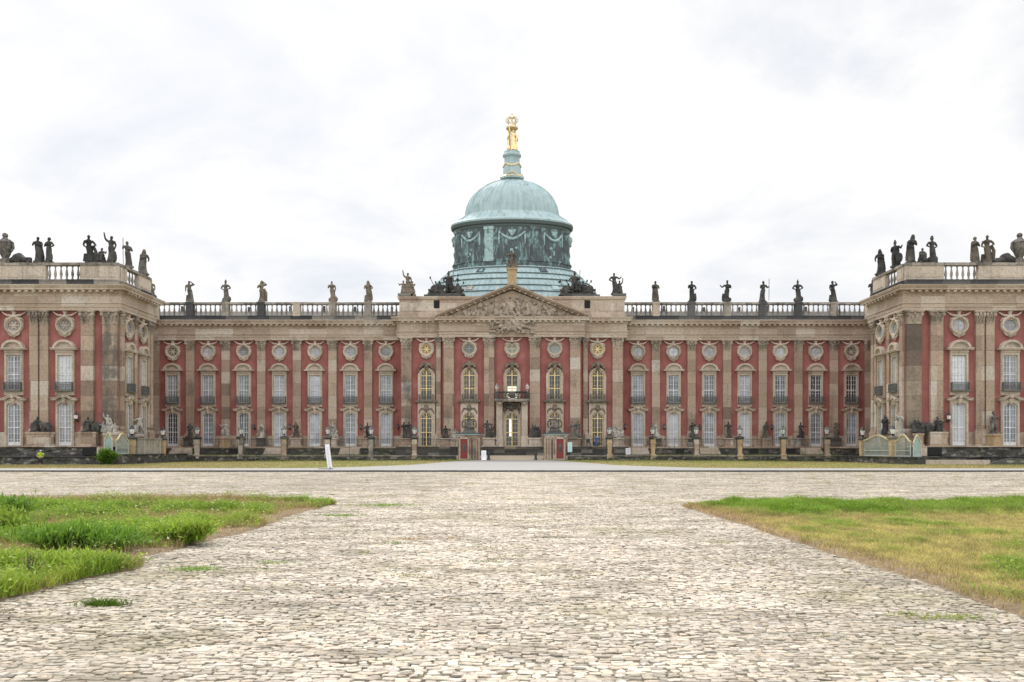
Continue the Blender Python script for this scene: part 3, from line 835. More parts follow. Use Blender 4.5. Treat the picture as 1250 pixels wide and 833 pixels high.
# stepped copper skirt
prof = [(10.0,31.2)]
steps = [(10.65,30.85),(11.75,29.8),(12.85,28.8),(13.8,27.7),(14.5,26.7),(15.1,25.4),(15.6,24.0),(15.9,22.5)]
sk = MB(); r0, z0 = 10.15, 31.85
lip = MB()
for r1, z1 in steps:
    prof += [(r1,z1+.12),(r1+.06,z1),(r1-.02,z1-.14)]
sk.lathe(prof, 96, (0,DY), False)
skirt = sk.build('dome_skirt', M['copper'], palace, smooth=PI/6)
for r1, z1 in steps: lip.lathe([(r1-.02,z1+.12),(r1+.12,z1+.06),(r1+.12,z1-.06),(r1-.04,z1-.1)], 96, (0,DY), False)
lip.build('roof_ledge', M['copper_edge'], skirt)
sm = MB()
for k in range(96):
    a = 2*PI*k/96; pr = [(10.0,31.2)]+steps
    for i in range(len(pr)-1):
        (ra,zq),(rb2,zb) = pr[i],pr[i+1]
        sm.tube([((ra+.05)*math.cos(a),DY+(ra+.05)*math.sin(a),zq-.02),((rb2+.03)*math.cos(a),DY+(rb2+.03)*math.sin(a),zb+.14)],.035,4)
sm.build('seam', M['copper'], skirt)
for a, i, mm in ((-118,4,'st_pale'),(-61,4,'copper'),(-116,1,'copper_dk'),(-64,1,'copper_dk')):
    r = math.radians(a); (ra,zq),(rb2,zb) = ([(10.0,31.2)]+steps)[i],([(10.0,31.2)]+steps)[i+1]
    m = MB(); m.m = Matrix.Translation((0,DY,0)) @ Matrix.Rotation(r+PI/2,4,'Z')
    m.add([(-.6,-(rb2+.1),zb+.3),(.6,-(rb2+.1),zb+.3),(.6,-(ra+.16),zq-.05),(-.6,-(ra+.16),zq-.05),(-.6,-(rb2-.2),zb+.2),(.6,-(rb2-.2),zb+.2),(.6,-(ra-.1),zq-.2),(-.6,-(ra-.1),zq-.2)],[(0,1,2,3),(4,7,6,5),(0,4,5,1),(1,5,6,2),(2,6,7,3),(3,7,4,0)])
    m.build('roof_hatch', M[mm], skirt)
# the dome stands on an oval plan, half as deep as wide
def squash(o, k):
    for v in o.data.vertices: v.co.y = DY+(v.co.y-DY)*k
    for c_ in o.children: squash(c_, k)
for o_ in (dome, dr, skirt): squash(o_, .5)
# lantern with gilt garland
la = MB().lathe([(1.95,46.5),(1.95,46.75),(1.6,47.0),(1.5,47.6),(1.42,48.6),(1.28,49.0),(1.25,50.0),(1.3,50.1),(1.52,50.25),(1.55,50.55),(1.3,50.75),(1.28,51.1),(.9,51.2)],32,(0,DY)).build('lantern', M['copper'], palace, smooth=PI/5)
g = MB()
for k in range(4):
    a0 = -PI/2 + k*PI/2
    g.tube([((1.48-.03*j/10)*math.cos(a0-PI/4+PI/2*j/10), DY+1.48*math.sin(a0-PI/4+PI/2*j/10), 49.05-.5*math.sin(PI*j/10)) for j in range(11)], [.07+.07*math.sin(PI*j/10) for j in range(11)], 6)
    g.tube([(1.68*math.cos(a0-PI/4+PI/2*j/10), DY+1.68*math.sin(a0-PI/4+PI/2*j/10), 46.95+.5*math.sin(PI*j/10)**2) for j in range(11)], .07, 6)
g.lathe([(1.9,46.72),(2.02,46.8),(1.9,46.9)],32,(0,DY),False)
g.build('garland', M['gold'], la)
squash(la, .75)
# ------------------------------------------------------------------ carved figures (unit height, facing -Y)
def fig(m, kind='robe', arms=('down','down'), lean=0., turn=0., cloak=False, head='bare', ox=0., s=1., rz=0., extra=(), bend=0.):
    keep = m.m
    m.m = keep @ Matrix.Translation((ox,0,0)) @ Matrix.Rotation(rz,4,'Z') @ Matrix.Diagonal((s,s,s,1))
    L = lambda z: lean*z + .025*math.sin(z*5.5+.5)
    B = lambda z: -bend*max(0,z-.45)**1.3
    if kind in ('robe','cloak'):
        m.rings([(L(z),B(z)+.0,z,rx,ry,am,fn,z*2+turn) for z,rx,ry,am,fn in
            ((0,.155,.13,.12,6),(.05,.15,.125,.13,6),(.15,.135,.115,.12,6),(.28,.128,.108,.09,5),(.4,.125,.1,.07,5),(.5,.128,.1,.05,4),(.56,.115,.09,.03,4),(.6,.1,.08,0,4))])
    elif kind == 'legs':
        m.tube([(-.075+L(.5)*.5,0,.54),(-.085,-.03,.3),(-.1,.0,.12),(-.1,0,.0)],[.088,.066,.054,.04],10)
        m.tube([(.06+L(.5)*.5,0,.54),(.09,-.06,.3),(.085,.0,.12),(.09,.02,.0)],[.088,.066,.054,.04],10)
        for q in (-.1,.09): m.ball((q,-.05,.02),(.035,.08,.03),8,6)
        m.rings([(L(z),B(z),z,rx,ry,am,6,z*3) for z,rx,ry,am in ((.42,.135,.11,.12),(.48,.13,.105,.1),(.55,.115,.09,.04),(.6,.102,.082,0))])
        m.tube([(.0,.1,.0),(.02,.1,.25)],[.09,.06],8)     # supporting stump behind the legs
    elif kind == 'seated':
        m.lathe([(.2,0),(.19,.12),(.15,.26),(.12,.3)],10,(0,.06))
        for q in (-1,1):
            m.tube([(q*.07,.04,.33),(q*.1,-.17,.33),(q*.1,-.17,.16),(q*.1,-.2,.0)],[.1,.085,.07,.06],10)
        m.rings([(0,-.05,z,rx,ry,.12,6,z*2) for z,rx,ry in ((0,.19,.19),(.12,.18,.17),(.26,.15,.13),(.32,.12,.1))])
        m.m = m.m @ Matrix.Translation((0,.05,-.26)); 
    m.rings([(L(z),B(z),z,rx,ry,0,1,0) for z,rx,ry in
        ((.52,.118,.09),(.58,.1,.08),(.64,.094,.074),(.70,.112,.082),(.755,.13,.086),(.79,.138,.076),(.815,.1,.06),(.83,.052,.048),(.87,.044,.045))], 18)
    hz = .915; hx = L(.9); hy = B(.93)-.01
    m.ball((hx,hy,hz),(.052,.06,.072),12,10); m.ball((hx,hy-.058,hz-.012),(.013,.018,.02),6,5)
    if head == 'hair': m.ball((hx,hy+.025,hz+.02),(.064,.06,.066),10,8); m.ball((hx,hy+.075,hz-.0),(.035,.035,.035),8,6)
    if head == 'helmet': m.ball((hx,hy+.01,hz+.03),(.064,.075,.06),10,8); m.tube([(hx,hy-.06,hz+.09),(hx,hy+.02,hz+.135),(hx,hy+.1,hz+.07),(hx,hy+.1,hz-.02)],[.02,.03,.028,.015],6)
    if head == 'crown': m.lathe([(.05,hz+.035),(.066,hz+.09),(.04,hz+.1)],10,(hx,hy))
    if head == 'hood': m.ball((hx,hy+.025,hz+.01),(.078,.075,.095),10,8); m.ball((hx,hy+.05,.85),(.11,.07,.09),10,8)
    for q, a in zip((-1,1), arms):
        S = Vector((L(.78)+q*.125,B(.78),.78))
        E, H = {'down':((q*.185,.0,.62),(q*.17,-.06,.48)), 'hip':((q*.26,.02,.64),(q*.13,-.06,.57)), 'head':((q*.27,-.02,.80),(q*.09,-.06,.93)),
                'up':((q*.22,-.05,.88),(q*.25,-.08,1.08)), 'fold':((q*.19,-.04,.63),(-q*.02,-.13,.68)), 'out':((q*.27,-.05,.68),(q*.36,-.12,.76)),
                'chest':((q*.2,-.03,.64),(q*.06,-.13,.74)), 'staff':((q*.22,-.03,.66),(q*.25,-.13,.70)), 'back':((q*.21,.06,.63),(q*.08,.13,.56)), 'low':((q*.2,-.03,.60),(q*.1,-.2,.5))}[a]
        E = Vector(E)+Vector((L(.62),B(.65),0)); H = Vector(H)+Vector((L(.65),B(.7),0))
        m.tube([S,(S+E)/2+Vector((q*.012,0,0)),E,(E+H)/2,H],[.05,.046,.038,.034,.026],8)
        m.ball(H,(.03,.03,.035),8,6)
        if a == 'staff': m.tube([(H.x,H.y,.0),(H.x+q*.01,H.y,1.08)],.016,6)
    if cloak:
        m.rings([(L(z)+.0,.075+ .02*math.sin(z*6),z,rx,.055,.16,7,z*3) for z,rx in ((.04,.2),(.2,.185),(.4,.165),(.6,.15),(.76,.14),(.82,.08))])
    for e in extra:
        if e == 'shield': m.ball((.21,-.06,.26),(.13,.04,.22),12,8)
        if e == 'shield2': m.ball((-.21,-.04,.3),(.13,.045,.2),12,8)
        if e == 'putto':
            m.ball((.2,-.06,.33),(.05,.05,.055),8,6); m.tube([(.2,-.05,.28),(.2,-.05,.12),(.19,-.06,0)],[.06,.075,.06],8); m.tube([(.2,-.05,.25),(.1,-.06,.36)],[.03,.02],6)
        if e == 'putto2':
            m.ball((-.22,-.06,.36),(.05,.05,.055),8,6); m.tube([(-.22,-.05,.3),(-.21,-.05,.14),(-.2,-.06,0)],[.06,.08,.06],8); m.tube([(-.22,-.05,.27),(-.1,-.06,.42)],[.03,.02],6)
        if e == 'stump': m.tube([(-.16,.05,0),(-.15,.04,.3)],[.1,.07],8)
        if e == 'rock': m.ball((.12,.03,.1),(.16,.14,.16),8,6); m.ball((-.1,.05,.07),(.14,.12,.12),8,6)
        if e == 'wing':
            for q in (-1,1): m.tube([(q*.07,.09,.7),(q*.2,.14,.88),(q*.24,.15,.66),(q*.22,.14,.4)],[.05,.085,.075,.03],8)
        if e == 'flag': m.tube([(-.25,-.05,.2),(-.36,0,1.12)],.016,6); m.rings([(-.42,0,z,.09,.025,.2,3,z*9) for z in (.62,.75,.9,1.06)])
        if e == 'drape': m.tube([(.15,-.02,.62),(.24,.0,.4),(.22,.03,.15),(.2,.04,.0)],[.045,.07,.08,.1],8)
        if e == 'horn': m.tube([(.16,-.12,.55),(.26,-.14,.66),(.3,-.12,.82)],[.025,.05,.085],8)
        if e == 'limb': m.tube([(.2,-.05,.12),(.36,-.1,.06),(.5,-.14,-.02)],[.06,.05,.03],8)
    m.m = keep
FIG = {}
def figure(key, mt, **k):
    m = MB()
    parts = k.pop('parts', None)
    for p in (parts or [k]): fig(m, **p)
    FIG[key] = blob_mesh('figure_'+key, m, .0135, M[mt]); return FIG[key]
def remat(key, mt):
    kk = key+'/'+mt
    if kk not in FIG:
        me = FIG[key].copy(); me.materials.clear(); me.materials.append(M[mt]); FIG[kk] = me
    return FIG[kk]
figure('armhead','st_grey', kind='robe', arms=('down','head'), lean=-.06, extra=('stump',), head='hair')
figure('hips','st_grey', kind='robe', arms=('hip','hip'), head='helmet', extra=('rock',))
figure('raise','st_sand', kind='robe', arms=('chest','head'), head='hood', lean=.03, extra=('drape',))
figure('slim','st_sand', kind='robe', arms=('chest','down'), head='bare', lean=-.03, extra=('rock',))
figure('broad','st_sand', kind='cloak', arms=('fold','hip'), head='hood', cloak=True, extra=('stump',))
figure('pillar','st_brown', kind='robe', arms=('chest','fold'), head='hair', cloak=True)
figure('folded','st_dark', kind='robe', arms=('fold','hip'), head='hair', lean=.05, extra=('putto',))
figure('child','st_dark', kind='robe', arms=('fold','out'), head='crown', extra=('putto','rock'))
figure('warrior','st_dark', kind='legs', arms=('hip','staff'), head='helmet', cloak=True)
figure('warrior2','st_dark', kind='legs', arms=('out','back'), head='helmet', cloak=True, extra=('shield2',), lean=.05)
figure('staff','st_dark', kind='robe', arms=('staff','fold'), head='hair', lean=-.04)
figure('bent','st_dark', kind='robe', arms=('low','hip'), head='hair', bend=.35, extra=('stump','drape'))
figure('bow','st_dark', kind='robe', arms=('low','fold'), head='hood', bend=.25, cloak=True, lean=.06)
figure('torch','st_dark', kind='robe', arms=('up','down'), head='hair', lean=.05, extra=('putto',))
figure('seated','st_dark', kind='seated', arms=('chest','out'), head='hair', extra=())
figure('seated2','st_dark', kind='seated', arms=('fold','hip'), head='hair', lean=.1, extra=())
figure('pair','st_dark', parts=[dict(kind='robe',arms=('fold','out'),head='hair',ox=-.14,s=.97,lean=-.05),dict(kind='robe',arms=('chest','hip'),head='hair',ox=.15,s=1.0,lean=.05,extra=('rock',))])
figure('trio','st_sand', parts=[dict(kind='robe',arms=('up','down'),head='hair',ox=.02,s=1.0),dict(kind='seated',arms=('out','fold'),head='hair',ox=-.2,s=.85,rz=.5),dict(kind='seated',arms=('fold','out'),head='hair',ox=.22,s=.8,rz=-.6,extra=('rock',))])
figure('duo_sit','st_dark', parts=[dict(kind='robe',arms=('hip','out'),head='hair',ox=-.08,s=1.0,lean=-.02),dict(kind='seated',arms=('out','up'),head='hair',ox=.17,s=.85,rz=-.5,extra=('limb',))])
figure('group','st_grey', parts=[dict(kind='seated',arms=('chest','out'),head='hair',ox=-.18,s=1.0,rz=.3),dict(kind='seated',arms=('out','fold'),head='hair',ox=.22,s=.85,rz=-.4),dict(kind='robe',arms=('up','fold'),head='bare',ox=.0,s=.78)])

def statue(name, loc, h, key, mt, label, rz=0., w=.95, d=.8, ph=.22, grp='statues on the roof', flip=False, ped=None, pedkey='socle'):
    o = empty(name, loc, label, 'statue', grp, rz)
    if ped:
        m = MB(); W, D = ped[0]/2, ped[1]/2; H = ped[2]
        m.box(-W-.12,W+.12,-D-.12,D+.12,0,.24); m.box(-W,W,-D,D,.24,H-.2); m.box(-W-.1,W+.1,-D-.1,D+.1,H-.2,H)
        m.box(-W+.12,W-.12,-D-.03,-D+.01,.38,H-.34)
        m.build('pedestal', M[pedkey], o); z = H
    else: z = 0
    m = MB(); m.frus((-w/2,w/2,-d/2,d/2),z,(-w*.46,w*.46,-d*.46,d*.46),z+ph); m.build('plinth', M[mt], o)
    link('figure', remat(key, mt), o, (0,0,z+ph-.02), 0, ((-.92 if flip else .92)*(h-ph), h-ph, h-ph))
    return o

R = 'roof statue'
yb = YM-.18; zt = ZR+.06
for sx, i, key, mt, rz, fl, lab in (
    (-1,5,'armhead','st_grey',.1,False,'grey roof statue with an elbow crooked at its head, nearest the left wing'),
    (-1,4,'hips','st_grey',-.1,False,'plumed grey roof statue with both elbows out, second along from the left wing'),
    (-1,3,'raise','st_sand',.2,False,'sandy hooded roof statue raising a hand, just left of the empty pedestal'),
    (-1,1,'slim','st_sand',.1,False,'slim sandy roof statue just right of the empty pedestal on the left balustrade'),
    (-1,0,'broad','st_sand',-.2,False,'broad cloaked sandy roof statue, last before the left corner of the attic'),
    (1,0,'pillar','st_brown',.2,False,'upright columnar brown roof statue, first right of the attic corner group'),
    (1,1,'folded','st_dark',.1,False,'dark roof statue with a child at its side, second right of the attic'),
    (1,2,'child','st_dark',-.3,True,'dark roof statue with a jutting arm and crown, third right of the attic'),
    (1,3,'staff','st_dark',.2,True,'dark roof statue holding a thin staff, fourth right of the attic'),
    (1,4,'hips','st_dark',-.2,False,'dark roof statue with hands on its hips, second from the right wing'),
    (1,5,'armhead','st_dark',.3,False,'dark roof statue with one arm crooked, nearest the right wing')):
    statue('statue', (sx*PILX[i],yb,zt), 3.15, key, mt, lab, rz, flip=fl)
# empty pedestal keeps its place at sx=-1, i=2
ya = YC+.35
statue('statue', (-14.75,ya,ZE+3.25), 3.1, 'trio', 'st_sand', 'sandy group of huddled figures on the left corner of the attic', 0, 1.5, 1.1)
statue('statue', (14.75,ya,ZE+3.25), 3.1, 'duo_sit', 'st_dark', 'dark pair of figures with a trailing leg on the right corner of the attic', 0, 1.5, 1.1)
# trophies either side of the pediment
def trophy(x, lab, seed, flip):
    o = empty('trophy_group', (x,YC+.8,ZE+3.13), lab, 'sculpture', 'war trophies beside the pediment')
    MB().frus((-2.7,2.7,-.8,.8),0,(-2.5,2.5,-.7,.7),.25).build('plinth', M['st_dark'], o)
    rr = random.Random(seed)
    for k,(fx,h,key,rz) in enumerate(((-.9,2.6,'seated',.5),(.35,3.1,'warrior',-.2),(1.5,2.1,'seated2',-.7))):
        fx = -fx if flip else fx
        link('figure', remat(key,'st_dark'), o, (fx,-.1,.22), rz, h)
    m = MB()
    for k in range(26):
        x0 = rr.uniform(-2.3,2.3); z = .25+rr.random()*1.5*(1-abs(x0)/3.2)
        m.ball((x0,rr.uniform(-.5,.5),z),(rr.uniform(.16,.42),.25,rr.uniform(.16,.42)),8,6)
    link('armour', blob_mesh('armour', m, .07, M['st_dark']), o)
    m = MB()
    for k in range(8):
        x0 = rr.uniform(-1.6,1.6); t = rr.uniform(-.75,.75)
        ln = rr.uniform(1.5,2.6); m.tube([(x0,.2,.4),(x0+ln*math.sin(t),.25,.4+ln*math.cos(t))],[.06,.04],6)
        m.ball((x0+ln*math.sin(t),.25,.4+ln*math.cos(t)),(.12,.06,.2),6,5)
    m.build('spears', M['st_dark'], o)
    m = MB()
    for s in (-1,1):
        m.tube([(s*.8,-.5,.5),(s*2.55,-.6,.75)],[.2,.15],10); m.ball((s*1.7,-.6,.8),(.55,.12,.62),12,8)
    m.build('cannon', M['st_dark'], o)
trophy(-9.3, 'black heap of armour and warriors left of the pediment', 4, False)
trophy(9.3, 'black heap of armour and warriors right of the pediment', 9, True)

# apex of the pediment
o = empty('apex_statue', (0,YR+.2,za+.02), 'dark figure on a tan block at the tip of the pediment before the dome', 'statue')
m = MB(); m.box(-.62,.62,-.5,.5,-.5,2.3); m.box(-.75,.75,-.62,.62,2.3,2.55); m.build('pedestal', M['ochre'], o)
fm = MB(); fig(fm, kind='robe', arms=('out','hip'), head='helmet', cloak=True, extra=('shield','rock')); fig(fm, kind='seated', arms=('out','fold'), ox=-.2, s=.6)
link('figure', blob_mesh('apex_figure', fm, .0135, M['st_brown']), o, (0,0,2.53), 0, 2.55)

# gilded group on the lantern
o = empty('gilded_group', (0,DY,51.2), 'three gilded women holding up a cushion and crown above the dome', 'statue')
for k in range(3):
    a = -PI/2 + 2*PI*k/3 + .3
    me = remat(('torch','armhead','hips')[k],'gold')
    link('figure', me, o, (.52*math.cos(a),.52*math.sin(a),0), a+PI/2, (2.9,2.9,3.45))
m = MB(); m.lathe([(.1,3.45),(.75,3.5),(1.0,3.72),(.98,3.95),(.7,4.15),(.55,4.3),(.1,4.4)],20,(0,0)); m.build('cushion', M['crown_gold'], o, smooth=PI/4)
m = MB(); m.lathe([(.62,4.35),(.66,4.4),(.66,4.62),(.6,4.66)],20,(0,0),False)
for k in range(8):
    a = 2*PI*k/8
    m.tube([(r*math.cos(a),r*math.sin(a),z) for r,z in ((.62,4.62),(.95,4.95),(.98,5.3),(.7,5.6),(.32,5.55),(.08,5.4))],.085,6)
m.ball((0,0,5.62),.17,8,6); m.box(-.05,.05,-.05,.05,5.7,6.35); m.box(-.24,.24,-.05,.05,5.98,6.1)
m.build('crown', M['crown_gold'], o)

# wing roof sculpture
W_ = YW+.1
for sx, px, key, mt, rz, h, lab in (
    (-1,135,'torch','st_dark',.1,3.15,'dark statue with a raised arm on the front corner of the left wing'),
    (-1,109,'bent','st_dark',.4,3.15,'dark stooping statue at the left of the seated child on the left wing'),
    (-1,59,'pair','st_dark',-.3,3.0,'dark stout figure, right one of the close pair on the left wing'),
    (-1,46.5,'pillar','st_dark',.2,3.05,'dark slender figure, left one of the close pair on the left wing'),
    (1,1112,'bow','st_dark',.2,3.2,'tall dark cloaked statue on the front corner of the right wing'),
    (1,1138.5,'hips','st_dark',.2,3.0,'dark statue with elbows out at the right of the seated child on the right wing'),
    (1,1191,'pillar','st_brown',.3,3.05,'narrow shrouded statue beside the stooping one on the right wing'),
    (1,1205.5,'bent','st_brown',-.4,3.15,'brown stooping statue with an arm bent away on the right wing')):
    if key == 'pair': key = 'folded'
    statue('statue', (WX(px,W_),W_+.05,zt), h, key, mt, lab, rz, .9, .75)
for sx, px, key, lab in ((-1,124,'seated','small dark seated child statue between two standing ones on the left wing'),(1,1125.5,'seated2','small dark seated child statue between two standing ones on the right wing')):
    statue('statue', (WX(px,W_),W_,zt), 2.35, key, 'st_dark', lab, .1*sx, 1.1, .8)
for (px, dep, key, mt, rz, fl, lab) in (
    (157,92.9,'staff','st_grey',.9,False,'grey statue above the inner side of the left wing, the nearer of two'),
    (177,96.9,'bow','st_grey',.8,True,'grey statue above the inner side of the left wing, the farther of two'),
    (1091.5,92.9,'warrior2','st_dark',-.9,True,'dark bare legged statue above the inner side of the right wing'),
    (1076,96.9,'bow','st_dark',-.8,False,'dark hooded statue above the inner side of the right wing, behind the bare legged one')):
    sx = -1 if px < 625 else 1
    y = dep; x = sx*(XW+.1)
    statue('statue', (x,y,zt), 3.1, key, mt, lab, rz, flip=fl)
statue('statue', (-50.9,112.6,zt-.1), 2.9, 'slim', 'st_grey', 'small far grey statue in the corner behind the left wing', .6)
statue('statue', (50.9,112.6,zt-.1), 2.9, 'folded', 'st_dark', 'small far dark statue in the corner behind the right wing', -.6)
for s in (-1,1):
    MB().box(s*51.4-1.2,s*51.4+1.2,111.9,113.4,ZE-.2,ZR-.05).build('roof_pedestal', M['trim'], palace)
# lying trophies and big cartouches on the wings
for sx, px, lab in ((-1,22,'dark low heap of armour beside the big vase on the left wing'),(1,1228.5,'dark low heap of armour beside the big vase on the right wing')):
    o = empty('armour_heap', (WX(px,W_),W_+.1,zt), lab, 'sculpture', 'armour heaps on the wings')
    m = MB(); rr = random.Random(px)
    m.ball((0,0,.55),(.75,.5,.6),12,8); m.tube([(-1.6,0,.18),(-.5,-.1,.4),(.5,-.1,.5),(1.5,0,.2)],[.18,.35,.4,.16],8); m.ball((.1,0,.95),(.35,.35,.25),8,6)
    for k in range(12): m.ball((rr.uniform(-1.5,1.5),rr.uniform(-.3,.1),rr.uniform(.1,.5)),rr.uniform(.14,.3),8,6)
    link('armour', blob_mesh('heap', m, .05, M['st_dark']), o)
for sx, px, lab in ((-1,5,'great stone vase with lid on the left wing at the edge of the view'),(1,1246,'great stone vase with lid on the right wing at the edge of the view')):
    o = empty('stone_vase', (WX(px,W_),W_+.2,zt), lab, 'vase', 'great vases on the wings')
    o.scale = (.74,.74,.9)
    MB().box(-1.0,1.0,-.7,.7,0,.5).build('plinth', M['st_grey'], o)
    m = MB().lathe([(.55,.5),(.45,.7),(.7,1.1),(1.0,1.9),(1.05,2.4),(.95,2.5),(1.02,2.62)],20,(0,0)); m.build('bowl', M['st_grey'], o, smooth=PI/5)
    m = MB().lathe([(1.0,2.62),(.85,2.85),(.45,3.1),(.3,3.35),(.42,3.5),(.36,3.75),(.1,3.9)],20,(0,0)); m.build('lid', M['st_grey'], o, smooth=PI/5)
    m = MB()
    for s in (-1,1): m.tube([(s*.95,0,1.5),(s*1.3,0,2.0),(s*1.2,0,2.6),(s*.6,0,3.0)],[.13,.16,.16,.1],8)
    m.build('handle', M['st_grey'], o)

# ------------------------------------------------------------------ ground levels
def hw(y):
    # half width of the asphalt: the road, then the flare of the drive up to the gate
    T = [(62.6,95),(68.5,95),(69,30),(69.6,21),(70.8,17),(75.5,14.4),(83.5,10.7),(94,8.0),(100,6.2),(104,4.7),(106.5,4.25)]
    for (a,b),(c,d) in zip(T, T[1:]):
        if y <= c: return b+(d-b)*max(0,(y-a))/(c-a)
    return T[-1][1]
def zg(x, y):
    q = min(1,max(0,(y-80)/24)); q = q*q*(3-2*q)
    return .10 + .24*q*max(0,1-(x/46)**2)

# terrace of the main court
ter = empty('terrace', (0,111.5,0), 'stone terrace running along the foot of the main front', 'terrace')
ter.location = (0,0,0)
MB().box(-53,-9.6,110.4,YM,1.9,ZF-.03).build('paved_floor', M['socle'], ter)
MB().box(9.6,53,110.4,YM,1.9,ZF-.03).build('paved_floor', M['socle'], ter)
MB().box(-15.9,15.9,108.9,YM,1.9,ZF-.026).build('paved_floor', M['socle'], ter)
for s in (-1,1):
    a, b = sorted((s*15.9,s*53))
    MB().box(a,b,110.42,111.4,.5,1.9).build('front_wall', M['rubble'], ter)
    MB().box(a,b,110.28,110.5,ZF-.2,ZF-.01).build('edge_stone', M['socle'], ter)
    for k, x in enumerate(BAYX):                 # basement openings
        if k in (1,3,4,6): MB().box(s*(x-.6),s*(x+.6),110.38,110.6,1.2,1.86).build('basement_opening', M['opening_shade'], ter)
    a, b = sorted((s*4.6,s*15.9))
    MB().box(a,b,108.92,110,.4,ZF-.2).build('front_wall', M['dark_stone'], ter)
MB().box(-4.6,4.6,108.92,110,.4,ZF-.2).build('front_wall', M['dark_stone'], ter)
MB().box(-15.9,15.9,108.8,109.2,ZF-.2,ZF-.01).build('edge_stone', M['dark_stone'], ter)
# stone steps before some of the tall windows
for k, (px, lab) in enumerate(((217,'grey stone steps before the window nearest the left wing'),(333,'grey stone steps left of the middle of the left terrace'),(425,'pale stone steps behind the tilted white banner'),
        (781,'grey stone steps beside the blue and white sign'),(868,'stone steps in the middle of the right terrace'),(994,'grey stone steps near the right end of the terrace'))):
    o = empty('stone_steps', (WX(px,108.8),108.8,1.0), lab, 'steps', 'steps up to the terrace')
    m = MB()
    for j in range(4): m.box(-1.35,1.35,.0+.4*j,1.62,0 if j == 0 else .24*j,.24*(j+1)-.004*0)
    m.build('steps', M['trim'], o)
# bases of the wings: two rubble tiers
for s, lab in ((-1,'two tier dark rubble base under the left wing'),(1,'two tier dark rubble base under the right wing')):
    o = empty('wing_base', (0,0,0), lab, 'terrace', 'rubble bases under the wings')
    a, b = sorted((s*(XW-.3), s*XO))
    def wav(x0,x1,y,z0,z1,key,nm,amp,seed):
        n = int((x1-x0)/.5); V=[]; Q=[]
        for i in range(n+1):
            x = x0+(x1-x0)*i/n
            for j in range(5):
                z = z0+(z1-z0)*j/4
                V.append((x, y + amp*mnoise.noise((x*.8,z*1.3,seed))-amp*.6*(1-j/4), z))
        for i in range(n):
            for j in range(4): Q.append((i*5+j,(i+1)*5+j,(i+1)*5+j+1,i*5+j+1))
        m = MB(); m.add(V,Q); m.build(nm, M[key], o)
    wav(a,b,88.75,.9,ZF-.12,'rubble','upper_wall',.35,1.+s)
    wav(a,b,87.9,.0,.93,'rubble','lower_wall',.3,4.+s)
    MB().box(a,b,88.55,YW+.3,ZF-.13,ZF-.0).build('terrace_slab', M['socle'], o)
    MB().box(a,b,87.7,88.9,.9,.99).build('ledge', M['dark_stone'], o)
    xi = s*(XW-.3)
    MB().box(min(xi,xi+s*2),max(xi,xi+s*2),88.9,YB,.1,ZF-.14).build('side_wall', M['rubble'], o)
    q = sorted((s*(XW+1.5),s*(XW+3.0)))
    MB().box(q[0],q[1],88.28,88.7,1.12,1.98).build('opening', M['opening_shade'], o)
    q = sorted((s*(XW+.3),s*(XW+1.4))); MB().box(q[0],q[1],88.3,88.6,1.05,2.0).build('pale_block', M['trim'], o)
    # court slab that carries the corner trellis
    q = sorted((s*(XW-5),s*(XW+.2)))
    pass
# long pale stone kerb and grass mound before the right wing
o = tag(MB().box(45.0,52.0,86.6,87.6,.05,.62).build('stone_slab', M['trim']), 'long pale stone slab lying before the right wing base', 'slab')
m = MB(); rr = random.Random(12)
V=[];Q=[]
nx, ny = 60, 8
for i in range(nx+1):
    for j in range(ny+1):
        x = 51.2+(XO-51.2)*i/nx; t = j/ny; y = 85.6+2.2*t
        z = .02+ (1-abs(2*t-1)**2)*.75*min(1,(i/nx)*7)*(1+.5*mnoise.noise((x*.9,y,3.)))
        V.append((x,y,z))
for i in range(nx):
    for j in range(ny): Q.append((i*(ny+1)+j,(i+1)*(ny+1)+j,(i+1)*(ny+1)+j+1,i*(ny+1)+j+1))
m.add(V,Q); tag(m.build('rubble_bank', M['rubble']), 'low dark rubble bank at the foot of the right wing', 'bank')

